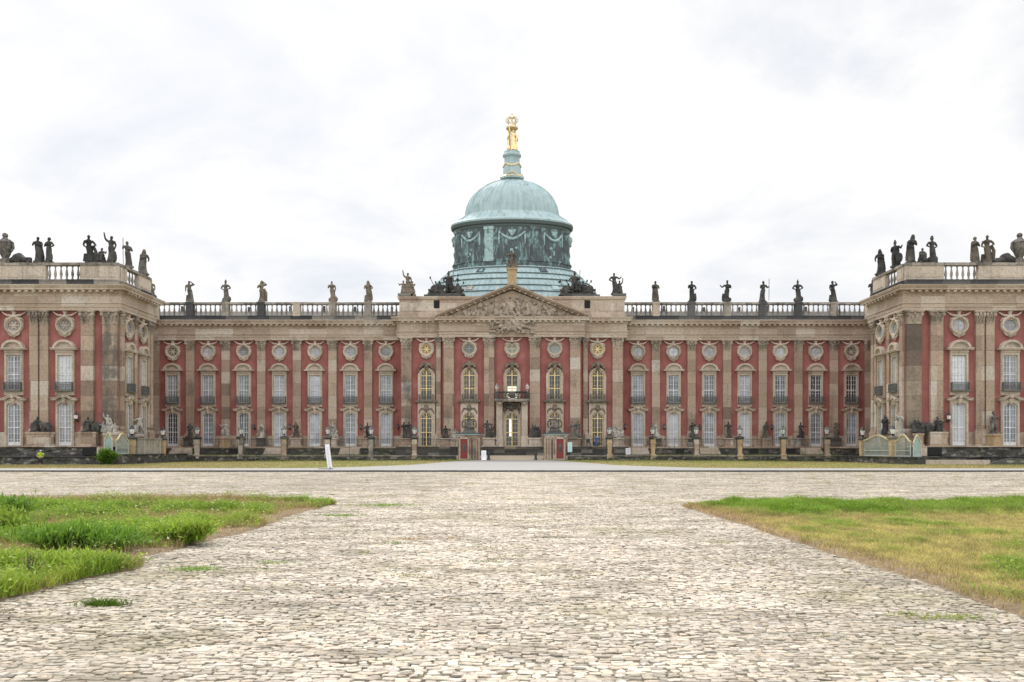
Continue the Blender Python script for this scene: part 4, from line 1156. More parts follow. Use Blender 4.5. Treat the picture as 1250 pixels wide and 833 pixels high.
# low garden wall, railing and lantern piers
YL = 104.5
ZL = .97
PX = [119,172,225,278,331,384.5]
for s, lab in ((-1,'low mossy rubble wall left of the gate'),(1,'low mossy rubble wall right of the gate')):
    o = empty('low_wall', (s*25,YL,0), lab, 'wall', 'low walls beside the gate')
    a, b = sorted((s*7.3-s*25, s*43.2-s*25))
    n = 90; V=[];Q=[]
    for i in range(n+1):
        x = a+(b-a)*i/n
        for j in range(5):
            V.append((x, -.34+.13*mnoise.noise(((x+s*25)*.9,j*.8,2.))-.08*(1-j/4), -.05+(ZL-.1+.05)*j/4))
    for i in range(n):
        for j in range(4): Q.append((i*5+j,(i+1)*5+j,(i+1)*5+j+1,i*5+j+1))
    m = MB(); m.add(V,Q); m.box(a,b,-.2,.35,-.05,ZL-.1); m.build('rubble_face', M['rubble'], o)
    m = MB(); rr = random.Random(30+s); x = a
    while x < b-.3:
        w = min(rr.uniform(1.1,2.2), b-x); m.box(x+.01,x+w-.01,-.42+rr.uniform(-.03,.03),.4,ZL-.1,ZL+rr.uniform(-.015,.02)); x += w
    m.build('coping', M['baluster'], o)
    # piers
    for k, p in enumerate(PX):
        X = s*p*YL/F
        side = 'left' if s < 0 else 'right'
        nth = ('nearest the gatehouse','second from the gatehouse','third from the gatehouse','third from the trellis','second from the trellis','beside the trellis')[k]
        q = empty('lamp_pier', (X,YL,ZL), f'tapered sandstone pier with white lantern {nth}, {side} of the gate', 'pier', 'lantern piers along the railing')
        rr2 = random.Random(40+k+7*s); wt = rr2.uniform(.31,.36); wb = rr2.uniform(.21,.26)
        mm = M[('socle','ochre','baluster','ochre','trim','socle')[(k*2+(s>0))%6]]
        m = MB(); m.box(-.36,.36,-.36,.36,-.5,.22); m.frus((-wb,wb,-wb,wb),.22,(-wt,wt,-wt,wt),2.1); m.box(-wt-.05,wt+.05,-wt-.05,wt+.05,1.55,1.66); m.build('shaft', mm, q)
        m = MB(); m.frus((-wt,wt,-wt,wt),2.1,(-.46,.46,-.46,.46),2.26); m.box(-.5,.5,-.5,.5,2.26,2.4); m.frus((-.5,.5,-.5,.5),2.4,(-.2,.2,-.2,.2),2.56); m.build('cap', M['dark_stone'], q)
        la_ = MB(); la_.lathe([(.2,2.55),(.09,2.62),(.09,2.72),(.22,2.8),(.2,2.84)],8,(0,0)); 
        la_.lathe([(.40,3.42),(.42,3.46),(.25,3.66),(.1,3.74),(.12,3.82),(.03,3.98)],6,(0,0))
        for j in range(6):
            a_ = 2*PI*j/6; la_.tube([(.2*math.cos(a_),.2*math.sin(a_),2.84),(.38*math.cos(a_),.38*math.sin(a_),3.44)],.018,4)
        lo = la_.build('lantern', M['iron_grey'], q)
        MB().lathe([(.19,2.85),(.35,3.4)],6,(0,0)).build('glass', M['lamp_glass'], lo)
    # iron railing between the piers
    f = empty('iron_railing', (0,YL,ZL), f'thin black iron railing on the low wall {"left" if s < 0 else "right"} of the gate', 'railing', 'iron railings')
    xs = [7.4] + [p*YL/F for p in PX]
    for i in range(len(xs)-1):
        x0 = xs[i]+(.0 if i == 0 else .37); x1 = xs[i+1]-.37
        if x1-x0 < .5: continue
        m = MB(); n = int((x1-x0)/.17)
        a, b = sorted((s*x0,s*x1))
        m.box(a,b,-.025,.025,2.12,2.17); m.box(a,b,-.02,.02,.14,.19); m.box(a,b,-.016,.016,1.86,1.89)
        for k in range(n):
            x = a+(b-a)*(k+.5)/n; m.box(x-.011,x+.011,-.011,.011,0,2.14)
        for x in (a+.05,b-.05,(a+b)/2): m.box(x-.03,x+.03,-.03,.03,-.02,2.25)
        m.build('railing_panel', M['iron'], f)

# corner trellis screens in pale green with gilt tops
def trellis(x0, y0, x1, y1, zb, h, lab, solid, key='verd', dip=.55):
    a = Vector((x0,y0)); b = Vector((x1,y1)); L = (b-a).length
    o = empty('trellis_screen', (x0,y0,zb), lab, 'trellis', 'garden trellis screens', math.atan2(y1-y0,x1-x0))
    n = 14
    top = [(L*i/n, h-dip*.5 + dip*.5*math.cos(2*PI*(i/n-.5))) for i in range(n+1)]
    m = MB(); m.box(0,.09,-.05,.05,0,top[0][1]); m.box(L-.09,L,-.05,.05,0,top[-1][1]); m.box(.09,L-.09,-.05,.05,.02,.14); m.box(.09,L-.09,-.04,.04,.62,.7)
    k = int(L/.14)
    for i in range(1,k):
        x = L*i/k; t = x/L*n; j = min(n-1,int(t)); zt_ = top[j][1]+(top[j+1][1]-top[j][1])*(t-j)
        m.box(x-.014,x+.014,-.014,.014,.14,zt_)
    for z in [.7+.16*i for i in range(int((h-dip-.75)/.16))]: m.box(.09,L-.09,-.02,-.006,z-.012,z+.012)
    m.build('frame', M[key], o)
    if solid: MB().prism([(.09,.14)]+[(L-.09,.14)]+[(x,z-.03) for x,z in reversed(top[1:-1])],.016,.05).build('panel', M['verd_dk'], o)
    m = MB(); m.ring([(x,z+.14) for x,z in top],[(x,z-.02) for x,z in top],-.09,.09,False); m.build('gilt_rail', M['trellis_gold'], o)
    return o
XT = 42.9
def ray(px, X): return abs(X)*F/abs(px-AX)       # depth at which a line of constant X is met
trellis(XT,ray(1055,XT),XT,ray(1087.5,XT),ZL,2.4,'wide green trellis with an arched gilt rail beside the last right pier',False)
trellis(WX(1092.5,89.6),89.6,WX(1112,87.4),87.4,.95,2.4,'middle green trellis with a pointed gilt rail right of the wide one',False,dip=.8)
trellis(WX(1114.5,86.9),86.9,WX(1124.5,86.9),86.9,.95,2.3,'narrow turquoise trellis screen against the right wing corner',True,dip=.8)
trellis(WX(127.5,86.9),86.9,WX(137.5,86.9),86.9,1.25,2.3,'narrow turquoise trellis screen beside the green bush',True,dip=.8)
trellis(WX(141.5,87.4),87.4,WX(157,89.9),89.9,1.25,2.25,'grey green trellis screen against the left wing corner',False,dip=.8)
for px, dd, lab in ((1053,97.6,'ochre lantern pier at the start of the green trellises'),(1089.6,90.0,'ochre lantern pier between the two green trellises'),(198.5,97.6,'tapered ochre lantern pier before the dark corner window on the left'),(161,90.6,'ochre pier with dark lantern by the left trellis')):
    q = empty('lamp_pier', (WX(px,dd),dd,ZL-.1), lab, 'pier', 'lantern piers along the railing')
    k = dd/104.5
    MB().frus((-.25,.25,-.25,.25),-.85,(-.33,.33,-.33,.33),2.05).build('shaft', M['ochre'], q)
    m = MB(); m.box(-.43,.43,-.43,.43,2.05,2.22); m.frus((-.43,.43,-.43,.43),2.22,(-.18,.18,-.18,.18),2.4); m.build('cap', M['dark_stone'], q)
    la_ = MB(); la_.lathe([(.2,2.4),(.1,2.5),(.22,2.66)],8,(0,0)); la_.lathe([(.38,3.2),(.23,3.42),(.05,3.68)],6,(0,0))
    lo = la_.build('lantern', M['iron'], q); MB().lathe([(.18,2.67),(.33,3.2)],6,(0,0)).build('glass', M['lamp_glass'], lo)
# side stretches of the low wall, coming forward to the wing corners
for s, lab in ((-1,'low rubble wall coming forward to the left wing corner'),(1,'low rubble wall carrying the green trellises at the right wing')):
    o = empty('low_wall', (s*XT,93,0), lab, 'wall', 'low walls beside the gate')
    pl = [(s*(XT-.25)-s*XT,104.4-93),(s*(XT-.25)-s*XT,90.2-93),(s*(XT+.15)-s*XT,87.1-93),(s*(XT+2.0)-s*XT,86.5-93)]
    if s > 0: pl = pl[::-1]
    zt_ = ZL if s > 0 else 1.25
    pp = pl if s < 0 else pl
    MB().sweep(pp[::-1] if s < 0 else pp[::-1], [(.12,-.05),(.1,zt_-.1)]).build('rubble_face', M['rubble'], o)
    MB().sweep(pp[::-1], [(.1,zt_-.1),(.2,zt_-.1),(.2,zt_),(-.35,zt_),(-.35,-.05)]).build('coping', M['dark_stone'], o)
o = empty('garden_parapet', (-XT,93.5,.95), 'grey stone parapet between two lantern piers by the left wing', 'parapet')
m = MB(); m.box(-.15,.15,-2.4,3.6,0,2.0); m.box(-.22,.22,-2.4,3.6,2.0,2.15)
m.build('panel', M['baluster'], o)

# ------------------------------------------------------------------ statues along the terrace
G2 = 'statues along the terrace'
TS = [  # px, plane, figure, stone, total figure height, pedestal size and stone, label
 (231.5,'m','folded','st_dark',2.15,(1.35,.9,1.3),'dark_stone','dark statue on a black pedestal, first on the terrace from the left wing'),
 (275,'m','warrior2','st_pale',2.3,(1.05,.9,1.35),'ochre','pale statue on an ochre pedestal on the left terrace'),
 (318.5,'m','bow','st_pale',2.2,(1.05,.9,1.3),'dark_stone','pale draped statue on a grey pedestal on the left terrace'),
 (361,'m','broad','st_brown',2.3,(1.05,.9,1.3),'trim','brown cloaked statue on a pinkish pedestal on the left terrace'),
 (406,'m','trio','st_pale',2.3,(1.3,1,1.25),'trim','pale figure group on a white pedestal behind the tilted banner'),
 (449,'m','warrior','st_dark',2.15,(1.2,1,1.25),'socle','dark helmeted statue, last on the terrace left of the golden windows'),
 (496.5,'c','pair','st_dark',2.4,(1.5,1,1.2),'socle','dark standing pair left of the first golden window'),
 (544,'r','seated','st_dark',2.4,(1.15,1,1.2),'socle','dark seated figure left of the left gatehouse'),
 (554.5,'r','seated2','st_pale',1.9,(1.0,1,1.15),'trim','white seated figure touching the left gatehouse roof'),
 (597,'r','duo_sit','st_dark',2.5,(1.6,1,1.25),'trim','dark figure group left of the central portal'),
 (653.5,'r','group','st_dark',2.4,(1.6,1,1.25),'trim','dark figure group right of the central portal'),
 (702,'r','pair','st_grey',2.5,(1.6,1,1.2),'socle','grey robed pair right of the right gatehouse'),
 (755,'c','group','st_pale',2.3,(1.4,1,1.2),'trim','pale figure group right of the open golden door'),
 (801.5,'m','slim','st_pale',2.3,(1.1,.9,1.25),'dark_stone','pale slim statue, first on the terrace right of the golden windows'),
 (846,'m','armhead','st_dark',2.3,(1.3,.9,1.25),'dark_stone','black statue on a black pedestal on the right terrace'),
 (890,'m','staff','st_dark',2.4,(1.1,.9,1.25),'socle','dark narrow statue with a staff on the right terrace'),
 (934.5,'m','bow','st_brown',2.45,(1.2,.9,1.2),'socle','brown statue in a spreading cloak on the right terrace'),
 (977.5,'m','child','st_dark',2.25,(1.2,.9,1.25),'baluster','dark statue with an outstretched arm near the right end of the terrace'),
 (1020,'m','raise','st_brown',2.25,(1.2,.9,1.25),'dark_stone','brown hooded statue, last on the terrace before the right wing'),
 (1066,'m','pillar','st_pale',2.5,(1.0,.9,1.3),'baluster','pale columnar statue in the corner by the right wing'),
 (183,'m','torch','st_dark',2.6,(1.1,.9,1.35),'baluster','dark statue in the corner by the left wing'),
]
DEP = {'m':YM-1.25,'c':YC-1.35,'r':YR-1.45}
for (px, pl, key, mt, h, ped, pk, lab) in TS:
    D = DEP[pl]
    statue('statue', (WX(px,D),D,ZF-.03), h, key, mt, lab, random.uniform(-.4,.4), min(ped[0],1.0), .8, .15, G2, ped=ped, pedkey=pk)
def mound(o, x, w, h, z):
    m = MB(); m.ball((x,0,z+h*.55),(w,.4,h*.6),10,8); m.ball((x-w*.4,-.1,z+h*.3),(w*.5,.4,h*.4),8,6); m.ball((x+w*.5,-.1,z+h*.4),(w*.4,.35,h*.45),8,6)
    m.build('armour', M['st_dark'], o, smooth=True)
D = YW-1.0
for (px, key, mt, h, ped, dx, lab) in (
  (43.5,'seated2','st_dark',2.35,(2.5,1,1.58),1.25,'dark seated statue with black armour at its side on the left wing terrace'),
  (107,'seated','st_dark',2.3,(1.9,1,1.58),1.05,'dark seated statue between the tall windows and corner of the left wing'),
  (1145.5,'seated','st_dark',2.35,(1.9,1,1.6),-1.1,'dark seated statue with a black drum on the right wing terrace')):
    X = WX(px,D)
    o = statue('statue', (X,D,ZF-.02), h, key, mt, lab, 0, 1.0, .8, .12, G2)
    m = MB(); W0, W1 = (-.75, ped[0]-.75) if dx > 0 else (.75-ped[0], .75)
    # pedestal widened to carry the armour
    for c in [c for c in o.children]: c.location.z += ped[2]
    m.box(W0,W1,-.5,.5,0,ped[2]-.2); m.box(W0-.08,W1+.08,-.58,.58,ped[2]-.2,ped[2]); m.box(W0-.1,W1+.1,-.6,.6,0,.25)
    m.build('pedestal', M['socle'], o)
    mound(o, dx, .62, .95, ped[2])
statue('statue', (WX(1213.5,D),D,ZF-.02), 2.5, 'warrior', 'st_grey', 'light grey standing statue beside the paired pilasters of the right wing', .2, .9, .8, .15, G2, ped=(.95,.95,1.35), pedkey='ochre')
for (px, dd, key, mt, h, lab) in (
  (131.5,89.5,'trio','st_pale',2.15,'white marble group behind the turquoise trellis by the left wing'),
  (140.5,89.5,'seated','st_pale',1.55,'small white marble figure right of the marble group by the left wing'),
  (170,93.9,'warrior2','st_pale',2.5,'white and black statue against the inner wall of the left wing'),
  (1081,94.0,'broad','st_dark',2.4,'black statue against the inner wall of the right wing'),
  (1099,90.3,'slim','st_pale',2.6,'white statue against the inner wall of the right wing near its corner'),
  (1121,89.4,'group','st_dark',2.1,'dark figure group at the corner of the right wing behind the trellis')):
    s = -1 if px < 625 else 1
    X = WX(px,dd)
    on = abs(X) > XW-.4
    statue('statue', (X,dd-.0,ZF-.05 if on else .05), h, key, mt, lab, .5*-s, .95, .8, .15, G2, ped=(1.0,.9,1.45 if on else 3.35), pedkey='socle')

# wall lanterns
for (px, D, z, lab) in ((93,YW,5.35,'black wall lantern beside the tall window of the left wing'),(1158,YW,5.3,'black wall lantern beside the tall window of the right wing'),
    (485.5,YM,5.0,'small dark wall lamp on the red strip left of the central block'),(763.5,YM,5.0,'small dark wall lamp on the red strip right of the central block'),
    (310,YM,4.95,'small dark wall lamp on the left front, between pale statues'),(353,YM,4.95,'small dark wall lamp left of the brown cloaked statue'),
    (440,YM,4.95,'small dark wall lamp left of the dark helmeted statue'),(811,YM,4.95,'small dark wall lamp right of the slim pale statue'),(854.5,YM,4.95,'small dark wall lamp right of the black statue'),(943,YM,4.95,'small dark wall lamp right of the brown cloaked figure')):
    big = D == YW
    o = empty('wall_lantern', (WX(px,D-.4),D-.05,z), lab, 'lamp', 'lanterns on the facade')
    q = 1. if big else .72
    m = MB(); m.tube([(0,0,-.35*q),(0,-.4*q,-.45*q),(0,-.42*q,-.2*q)],.035,5); m.lathe([(.1*q,-.3*q),(.2*q,-.12*q)],6,(0,-.42*q)); m.lathe([(.3*q,.3*q),(.18*q,.48*q),(.03,.75*q)],6,(0,-.42*q))
    m.box(-.08,.08,-.03,.06,-.5*q,-.2*q); m.build('bracket', M['iron'], o)
    MB().lathe([(.18*q,-.12*q),(.26*q,.3*q)],6,(0,-.42*q)).build('glass', M['lamp_glass' if big else 'pane_mid'], o)

# ------------------------------------------------------------------ gatehouses
def gatehouse(s, lab):
    D = 105.6; X = s*52.2*D/F
    o = empty('gatehouse', (X,D,.12), lab, 'gatehouse', 'gatehouses')
    m = MB()
    H = 3.62
    # rounded stone body with concave niche towards the drive
    def outline(w, d, n=10):
        return [(-w,-d),(w*.62,-d)] + [(w*.62+(w*.38)*math.sin(PI/2*i/n), -d*math.cos(PI/2*i/n)*1.0) for i in range(1,n+1)] + [(w,d),(-w,d)]
    def ext(pts, z0, z1):
        n = len(pts); vs = [(p[0]*-s,p[1],z0) for p in pts]+[(p[0]*-s,p[1],z1) for p in pts]
        m.add(vs, [tuple(range(n)),tuple(range(2*n-1,n-1,-1))]+[(i,(i+1)%n,(i+1)%n+n,i+n) for i in range(n)])
    ext(outline(1.52,1.25), 0, .42); ext(outline(1.42,1.15), .42, 3.2); ext(outline(1.55,1.28), 3.2, H)
    for x in (.18,.62,1.02): m.tube([(x*-s,-1.17,.42),(x*-s,-1.17,3.0)],[.13,.115],10); m.box(x*-s-.16,x*-s+.16,-1.33,-1.0,3.0,3.2)
    m.box(-1.45,-1.2,-1.22,-1.0,0,3.2) if s > 0 else m.box(1.2,1.45,-1.22,-1.0,0,3.2)
    m.build('body', M['gate_stone'], o)
    m = MB(); ext(outline(1.72,1.45), H, H+.1); ext(outline(1.62,1.35), H+.1, H+.22); m.build('roof', M['copper_edge'], o)
    m = MB(); ext(outline(1.75,1.48), H-.06, H); m.build('roof_edge', M['copper'], o)
    ds = -1.0 if s > 0 else 0
    m = MB(); xc = s*.62 if True else 0
    m.box(xc-.48,xc+.48,-1.24,-1.16,.42,3.05)
    d = m.build('door', M['door_red'], o)
    MB().box(xc-.18,xc+.18,-1.26,-1.242,1.3,2.4).build('door_window', M['pane_dark'], d)
    m = MB(); m.box(xc-.6,xc-.49,-1.27,-1.1,.42,3.15); m.box(xc+.49,xc+.6,-1.27,-1.1,.42,3.15); m.box(xc-.6,xc+.6,-1.27,-1.1,3.05,3.2); m.box(xc-.6,xc+.6,-1.5,-1.1,.3,.42); m.build('door_frame', M['trim'], o)
    m = MB(); m.prism(arch(.5,.45,2.85,8), -1.17, -1.155); ob = m.build('niche', M['roof_dk'], o); ob.location.x = -s*.42
    # bust and arms on the roof
    m = MB()
    m.frus((-.95,.95,-.6,.6),H+.2,(-.6,.6,-.4,.4),H+.75)
    m.build('crest_base', M['dark_stone'], o)
    m = MB()
    m.ball((0,0,H+1.35),(.55,.35,.6),10,8); m.ball((0,-.1,H+2.1),(.24,.26,.3),10,8); m.ball((0,0,H+2.38),(.3,.3,.12),8,6)
    for q in (-1,1):
        m.tube([(q*.4,0,H+1.7),(q*.75,0,H+1.9),(q*.95,0,H+1.5),(q*.85,0,H+.9)],[.14,.13,.12,.1],8)
        m.tube([(q*.2,-.2,H+1.2),(q*.7,-.2,H+.95)],[.22,.16],8)
    m.ball((0,-.3,H+1.0),(.5,.2,.3),8,6)
    link('crest', blob_mesh('crest', m, .05, M['st_grey']), o)
    return o
gatehouse(-1, 'small stone gatehouse with red door and crest left of the drive')
gatehouse(1, 'small stone gatehouse with red door and crest right of the drive')

# ------------------------------------------------------------------ signs, bollards
def sign_lines(o, mt, rows, w, z0, z1, y, seed, hmax=.6):
    rr = random.Random(seed); m = MB()
    for k in range(rows):
        z = z1-(z1-z0)*(k+.5)/rows; x = -w/2
        while x < w/2-.02:
            l = rr.uniform(.02,.07); x2 = min(w/2,x+l); m.box(x,x2,y-.004,y,z-.25*(z1-z0)/rows*hmax,z+.25*(z1-z0)/rows*hmax); x = x2+rr.uniform(.008,.03)
    m.build('print', mt, o)
o = empty('banner_sign', (WX(403,66.5),66.5,.11), 'tall narrow white banner leaning to the left by the road', 'sign')
m = MB(); m.box(-.19,.19,-.02,.02,.04,2.1); bn = m.build('banner', M['board'], o); bn.rotation_euler = (0,-.125,0)
sign_lines(bn, M['sign_ink'], 13, .16, .35, 1.85, -.021, 3)
m = MB(); m.box(-.95,.22,-.22,.22,0,.05); m.box(-.03,.03,-.03,.03,.05,.2); m.build('foot', M['iron'], o)
def a_board(px, D, z, w, h, lab, mt):
    o = empty('a_board', (WX(px,D),D,z), lab, 'sign', 'standing sign boards')
    for s, nm in ((1,'front_board'),(-1,'back_board')):
        m = MB(); m.box(-w/2,w/2,-.02,.02,.03,h); b_ = m.build(nm, M['board'], o); b_.location = (0,-.28*s,0); b_.rotation_euler = (-.22*s,0,0)
        if s > 0: sign_lines(b_, mt, 5, w*.7, h*.3, h*.9, -.021, int(px)); 
    return o
o = a_board(590.5, 102.0, .36, .62, 1.3, 'white a board standing beside the left gatehouse', M['sign_ink'])
o.rotation_euler = (0,0,.15)
a_board(766.5, 108.3, 1.0, .62, .95, 'white sign board with blue print beside the stone steps', M['sign_blue'])
o = empty('notice_board', (WX(695,105.2),104.2,ZL), 'pale cyan notice board beside the right gatehouse', 'sign')
MB().box(-.3,.3,-.03,.03,.45,1.75).build('board', M['sign_cyan'], o); m = MB(); m.box(-.04,.04,-.02,.02,0,.45); m.build('post', M['iron'], o)
for px, lab in ((596.5,'dark bollard left of the drive entrance'),(654,'dark bollard right of the drive entrance')):
    o = empty('bollard', (WX(px,104.6),104.6,.36), lab, 'bollard', 'bollards at the gate')
    MB().lathe([(.24,0),(.24,.12),(.17,.2),(.15,.78),(.2,.82),(.19,.94),(.06,1.08)],12,(0,0)).build('post', M['iron'], o, smooth=PI/5)
    MB().box(-.28,.32,-.2,.2,-.06,.03).build('foot', M['iron'], o)
# chairs left on the terrace
for k, (px, lab) in enumerate(((708,'dark folding chair on the terrace before the grey robed pair'),(718.5,'dark folding chair on the terrace just left of the open golden door'))):
    D = 109.9
    o = empty('chair', (WX(px,D),D,ZF-.02), lab, 'chair', 'chairs on the terrace', .3*k)
    MB().box(-.24,.24,-.24,.24,.43,.48).build('seat', M['iron'], o); MB().box(-.24,.24,.2,.25,.55,1.05).build('backrest', M['iron'], o)
    for a in (-1,1):
        for b_ in (-1,1): MB().box(a*.21-.02,a*.21+.02,b_*.21-.02,b_*.21+.02,0,.55 if b_ > 0 else .43).build('leg', M['iron'], o)
# ------------------------------------------------------------------ people
def person(loc, lab, h, top, trousers, hat, bend, rz, arms):
    o = empty('person', loc, lab, 'person', None, rz)
    m = MB(); fig(m, kind='legs', arms=arms, head='bare', bend=bend)
    m.v = [v for v in m.v]
    link('body', blob_mesh('body', m, .014, M['skin']), o, (0,0,0), 0, h)
    B = lambda z: -bend*max(0,z-.45)**1.3
    L = lambda z: .025*math.sin(z*5.5+.5)
    m = MB(); m.rings([(L(z),B(z),z,rx,ry,0,1,0) for z,rx,ry in ((.48,.15,.12),(.55,.135,.108),(.66,.118,.098),(.76,.148,.104),(.81,.125,.085),(.835,.07,.065))])
    for q in (-1,1): m.tube([(q*.125,B(.78),.78),(q*.17,B(.68)-.01,.66)],[.066,.056],8)
    link('jacket', blob_mesh('jacket', m, .02, top), o, (0,0,0), 0, h)
    m = MB()
    m.tube([(-.075,-.0,.54),(-.085,-.03,.3),(-.1,.0,.12),(-.1,0,.04)],[.1,.08,.068,.06],10); m.tube([(.075,0,.54),(.09,-.06,.3),(.088,.0,.12),(.09,.02,.04)],[.1,.08,.068,.06],10)
    m.rings([(0,B(z),z,.135,.112,0,1,0) for z in (.46,.53)])
    link('trousers', blob_mesh('trousers', m, .02, trousers), o, (0,0,0), 0, h)
    m = MB(); hy = B(.93)-.01; m.ball((L(.9),hy+.008,.945),(.062,.07,.055),12,8)
    me = m.mesh('hat', hat, True); link('helmet' if hat is M['white'] else 'hair', me, o, (0,0,0), 0, h)
    return o
M['skin'] = mat('skin', paint((.45,.27,.19), .6)); M['hivis'] = mat('yellow high visibility cloth', paint((.55,.85,.06), .7, 0, .1))
M['navy'] = mat('dark work trousers', paint((.03,.035,.05), .8)); M['blue_cloth'] = mat('blue cloth', paint((.05,.13,.34), .8)); M['hair'] = mat('dark hair', paint((.03,.022,.016), .6))
person((WX(49,86.8),86.8,.1), 'stooping worker in yellow high visibility vest and white helmet by the left rubble base', 1.6, M['hivis'], M['navy'], M['white'], .75, .7, ('low','low'))
person((WX(728,110.4),110.4,ZF-.03), 'person in blue clothes standing in the open golden doorway', 1.62, M['blue_cloth'], M['blue_cloth'], M['hair'], .05, .2, ('down','down'))

# ------------------------------------------------------------------ ground
def vnoise(x, y, seed, oct=4, gain=.55):
    x = np.asarray(x, dtype=np.float64); y = np.asarray(y, dtype=np.float64)
    g = np.random.default_rng(seed).random((257,257)); out = np.zeros_like(x); a = 1.; tot = 0
    for o in range(oct):
        f = 2.**o
        X = (x*f+37.3*o+1000) % 256; Y = (y*f+11.7*o+1000) % 256
        i = X.astype(int); j = Y.astype(int); u = X-i; v = Y-j; u = u*u*(3-2*u); v = v*v*(3-2*v)
        out += a*((g[i,j]*(1-u)+g[i+1,j]*u)*(1-v)+(g[i,j+1]*(1-u)+g[i+1,j+1]*u)*v); tot += a; a *= gain
    return out/tot

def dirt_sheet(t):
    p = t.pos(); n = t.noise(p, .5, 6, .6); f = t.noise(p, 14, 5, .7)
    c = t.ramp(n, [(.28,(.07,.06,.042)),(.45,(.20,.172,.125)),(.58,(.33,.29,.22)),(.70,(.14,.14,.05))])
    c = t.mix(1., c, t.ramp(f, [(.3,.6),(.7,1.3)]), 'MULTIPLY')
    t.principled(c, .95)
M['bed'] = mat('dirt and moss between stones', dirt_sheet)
def far_earth(t):
    p = t.pos(); n = t.noise(p, .05, 5); t.principled(t.ramp(n, [(.3,(.10,.12,.04)),(.7,(.20,.18,.08))]), .95)
M['earth'] = mat('dry open ground', far_earth)
def cobble(t):
    a = t.n('ShaderNodeVertexColor', layer_name='tint').outputs['Color']
    p = t.pos(); f = t.noise(p, 26, 5, .7); g = t.noise(p, .33, 6, .62); st = t.noise(t.vmath('MULTIPLY', p, (.6,1.7,1)), .8, 6, .68)
    c = t.mix(1., a, t.ramp(f, [(.28,.62),(.5,1.0),(.75,1.14)]), 'MULTIPLY')
    ly = t.noise(t.vmath('MULTIPLY', p, (7.,24.,7.)), 1., 4, .6)
    c = t.mix(t.math('MULTIPLY', t.ramp(ly, [(.30,1.),(.43,0.)]), .8), c, (.095,.08,.06))
    c = t.mix(t.math('MULTIPLY', t.ramp(st, [(.48,0.),(.66,1.)]), .72), c, (.15,.127,.09))
    c = t.mix(t.math('MULTIPLY', t.ramp(g, [(.50,0.),(.66,1.)]), .5), c, (.20,.18,.09))
    t.principled(c, .78, bump=f, bs=.5, bd=.012, spec=.35)
M['cobble'] = mat('worn pale cobblestone', cobble)
def asphalt(t):
    p = t.pos(); f = t.noise(p, 30, 4, .7); g = t.noise(t.vmath('MULTIPLY', p, (.12,1.,1)), .6, 5, .6)
    c = t.ramp(g, [(.3,(.27,.263,.255)),(.7,(.34,.33,.318))]); c = t.mix(1., c, t.ramp(f, [(.3,.85),(.7,1.1)]), 'MULTIPLY')
    t.principled(c, .85)
M['asphalt'] = mat('old light asphalt', asphalt)
def sand(t):
    p = t.pos(); f = t.noise(p, 6, 5, .7); t.principled(t.mix(1., (.47,.39,.29), t.ramp(f, [(.3,.8),(.7,1.1)]), 'MULTIPLY'), .95)
M['sand'] = mat('pale gravel', sand)
def verge_mat(t):
    p = t.pos(); n = t.noise(t.vmath('MULTIPLY', p, (.18,.5,1)), 1., 6, .62); f = t.noise(p, 5, 5, .75)
    c = t.ramp(n, [(.32,(.10,.145,.03)),(.46,(.20,.20,.065)),(.6,(.29,.245,.11)),(.75,(.24,.185,.085))])
    c = t.mix(1., c, t.ramp(f, [(.3,.65),(.7,1.25)]), 'MULTIPLY'); t.principled(c, .95, bump=f, bs=.6, bd=.05)
M['verge'] = mat('dry mown verge', verge_mat)
def soil(t):
    p = t.pos(); f = t.noise(p, 9, 6, .7); g = t.noise(p, .8, 4)
    c = t.ramp(g, [(.35,(.20,.145,.09)),(.6,(.25,.18,.11)),(.8,(.17,.17,.06))]); t.principled(t.mix(1., c, t.ramp(f, [(.3,.55),(.7,1.25)]), 'MULTIPLY'), .95, bump=f, bs=.7, bd=.03)
M['soil'] = mat('dry soil and dead grass', soil)
def grass_mat(t):
    a = t.n('ShaderNodeVertexColor', layer_name='tint').outputs['Color']
    d = t.n('ShaderNodeBsdfPrincipled'); t.l(a, d.inputs['Base Color']); d.inputs['Roughness'].default_value = .55; d.inputs['Specular IOR Level'].default_value = .3
    tr = t.n('ShaderNodeBsdfTranslucent'); t.l(a, tr.inputs['Color'])
    mx = t.n('ShaderNodeMixShader'); mx.inputs[0].default_value = .42; t.l(d.outputs[0], mx.inputs[1]); t.l(tr.outputs[0], mx.inputs[2])
    o = t.n('ShaderNodeOutputMaterial'); t.l(mx.outputs[0], o.inputs[0])
M['grass'] = mat('grass blades', grass_mat)

def grid_sheet(name, xs, ys, zf, mt, kind='structure'):
    V = []; Q = []
    for x in xs:
        for y in ys: V.append((x, y, zf(x,y)))
    ny = len(ys)
    for i in range(len(xs)-1):
        for j in range(ny-1): Q.append((i*ny+j,(i+1)*ny+j,(i+1)*ny+j+1,i*ny+j+1))
    m = MB(); m.add(V,Q); o = m.build(name, mt); o['kind'] = kind; return o
grid_sheet('ground', [-3000,-300,300,3000], [-2000,-100,300,4000], lambda x,y: -.12, M['earth'])
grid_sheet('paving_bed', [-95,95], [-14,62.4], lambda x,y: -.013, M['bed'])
grid_sheet('verge', list(np.linspace(-95,95,96)), list(np.linspace(62.5,112,80)), zg, M['verge'])
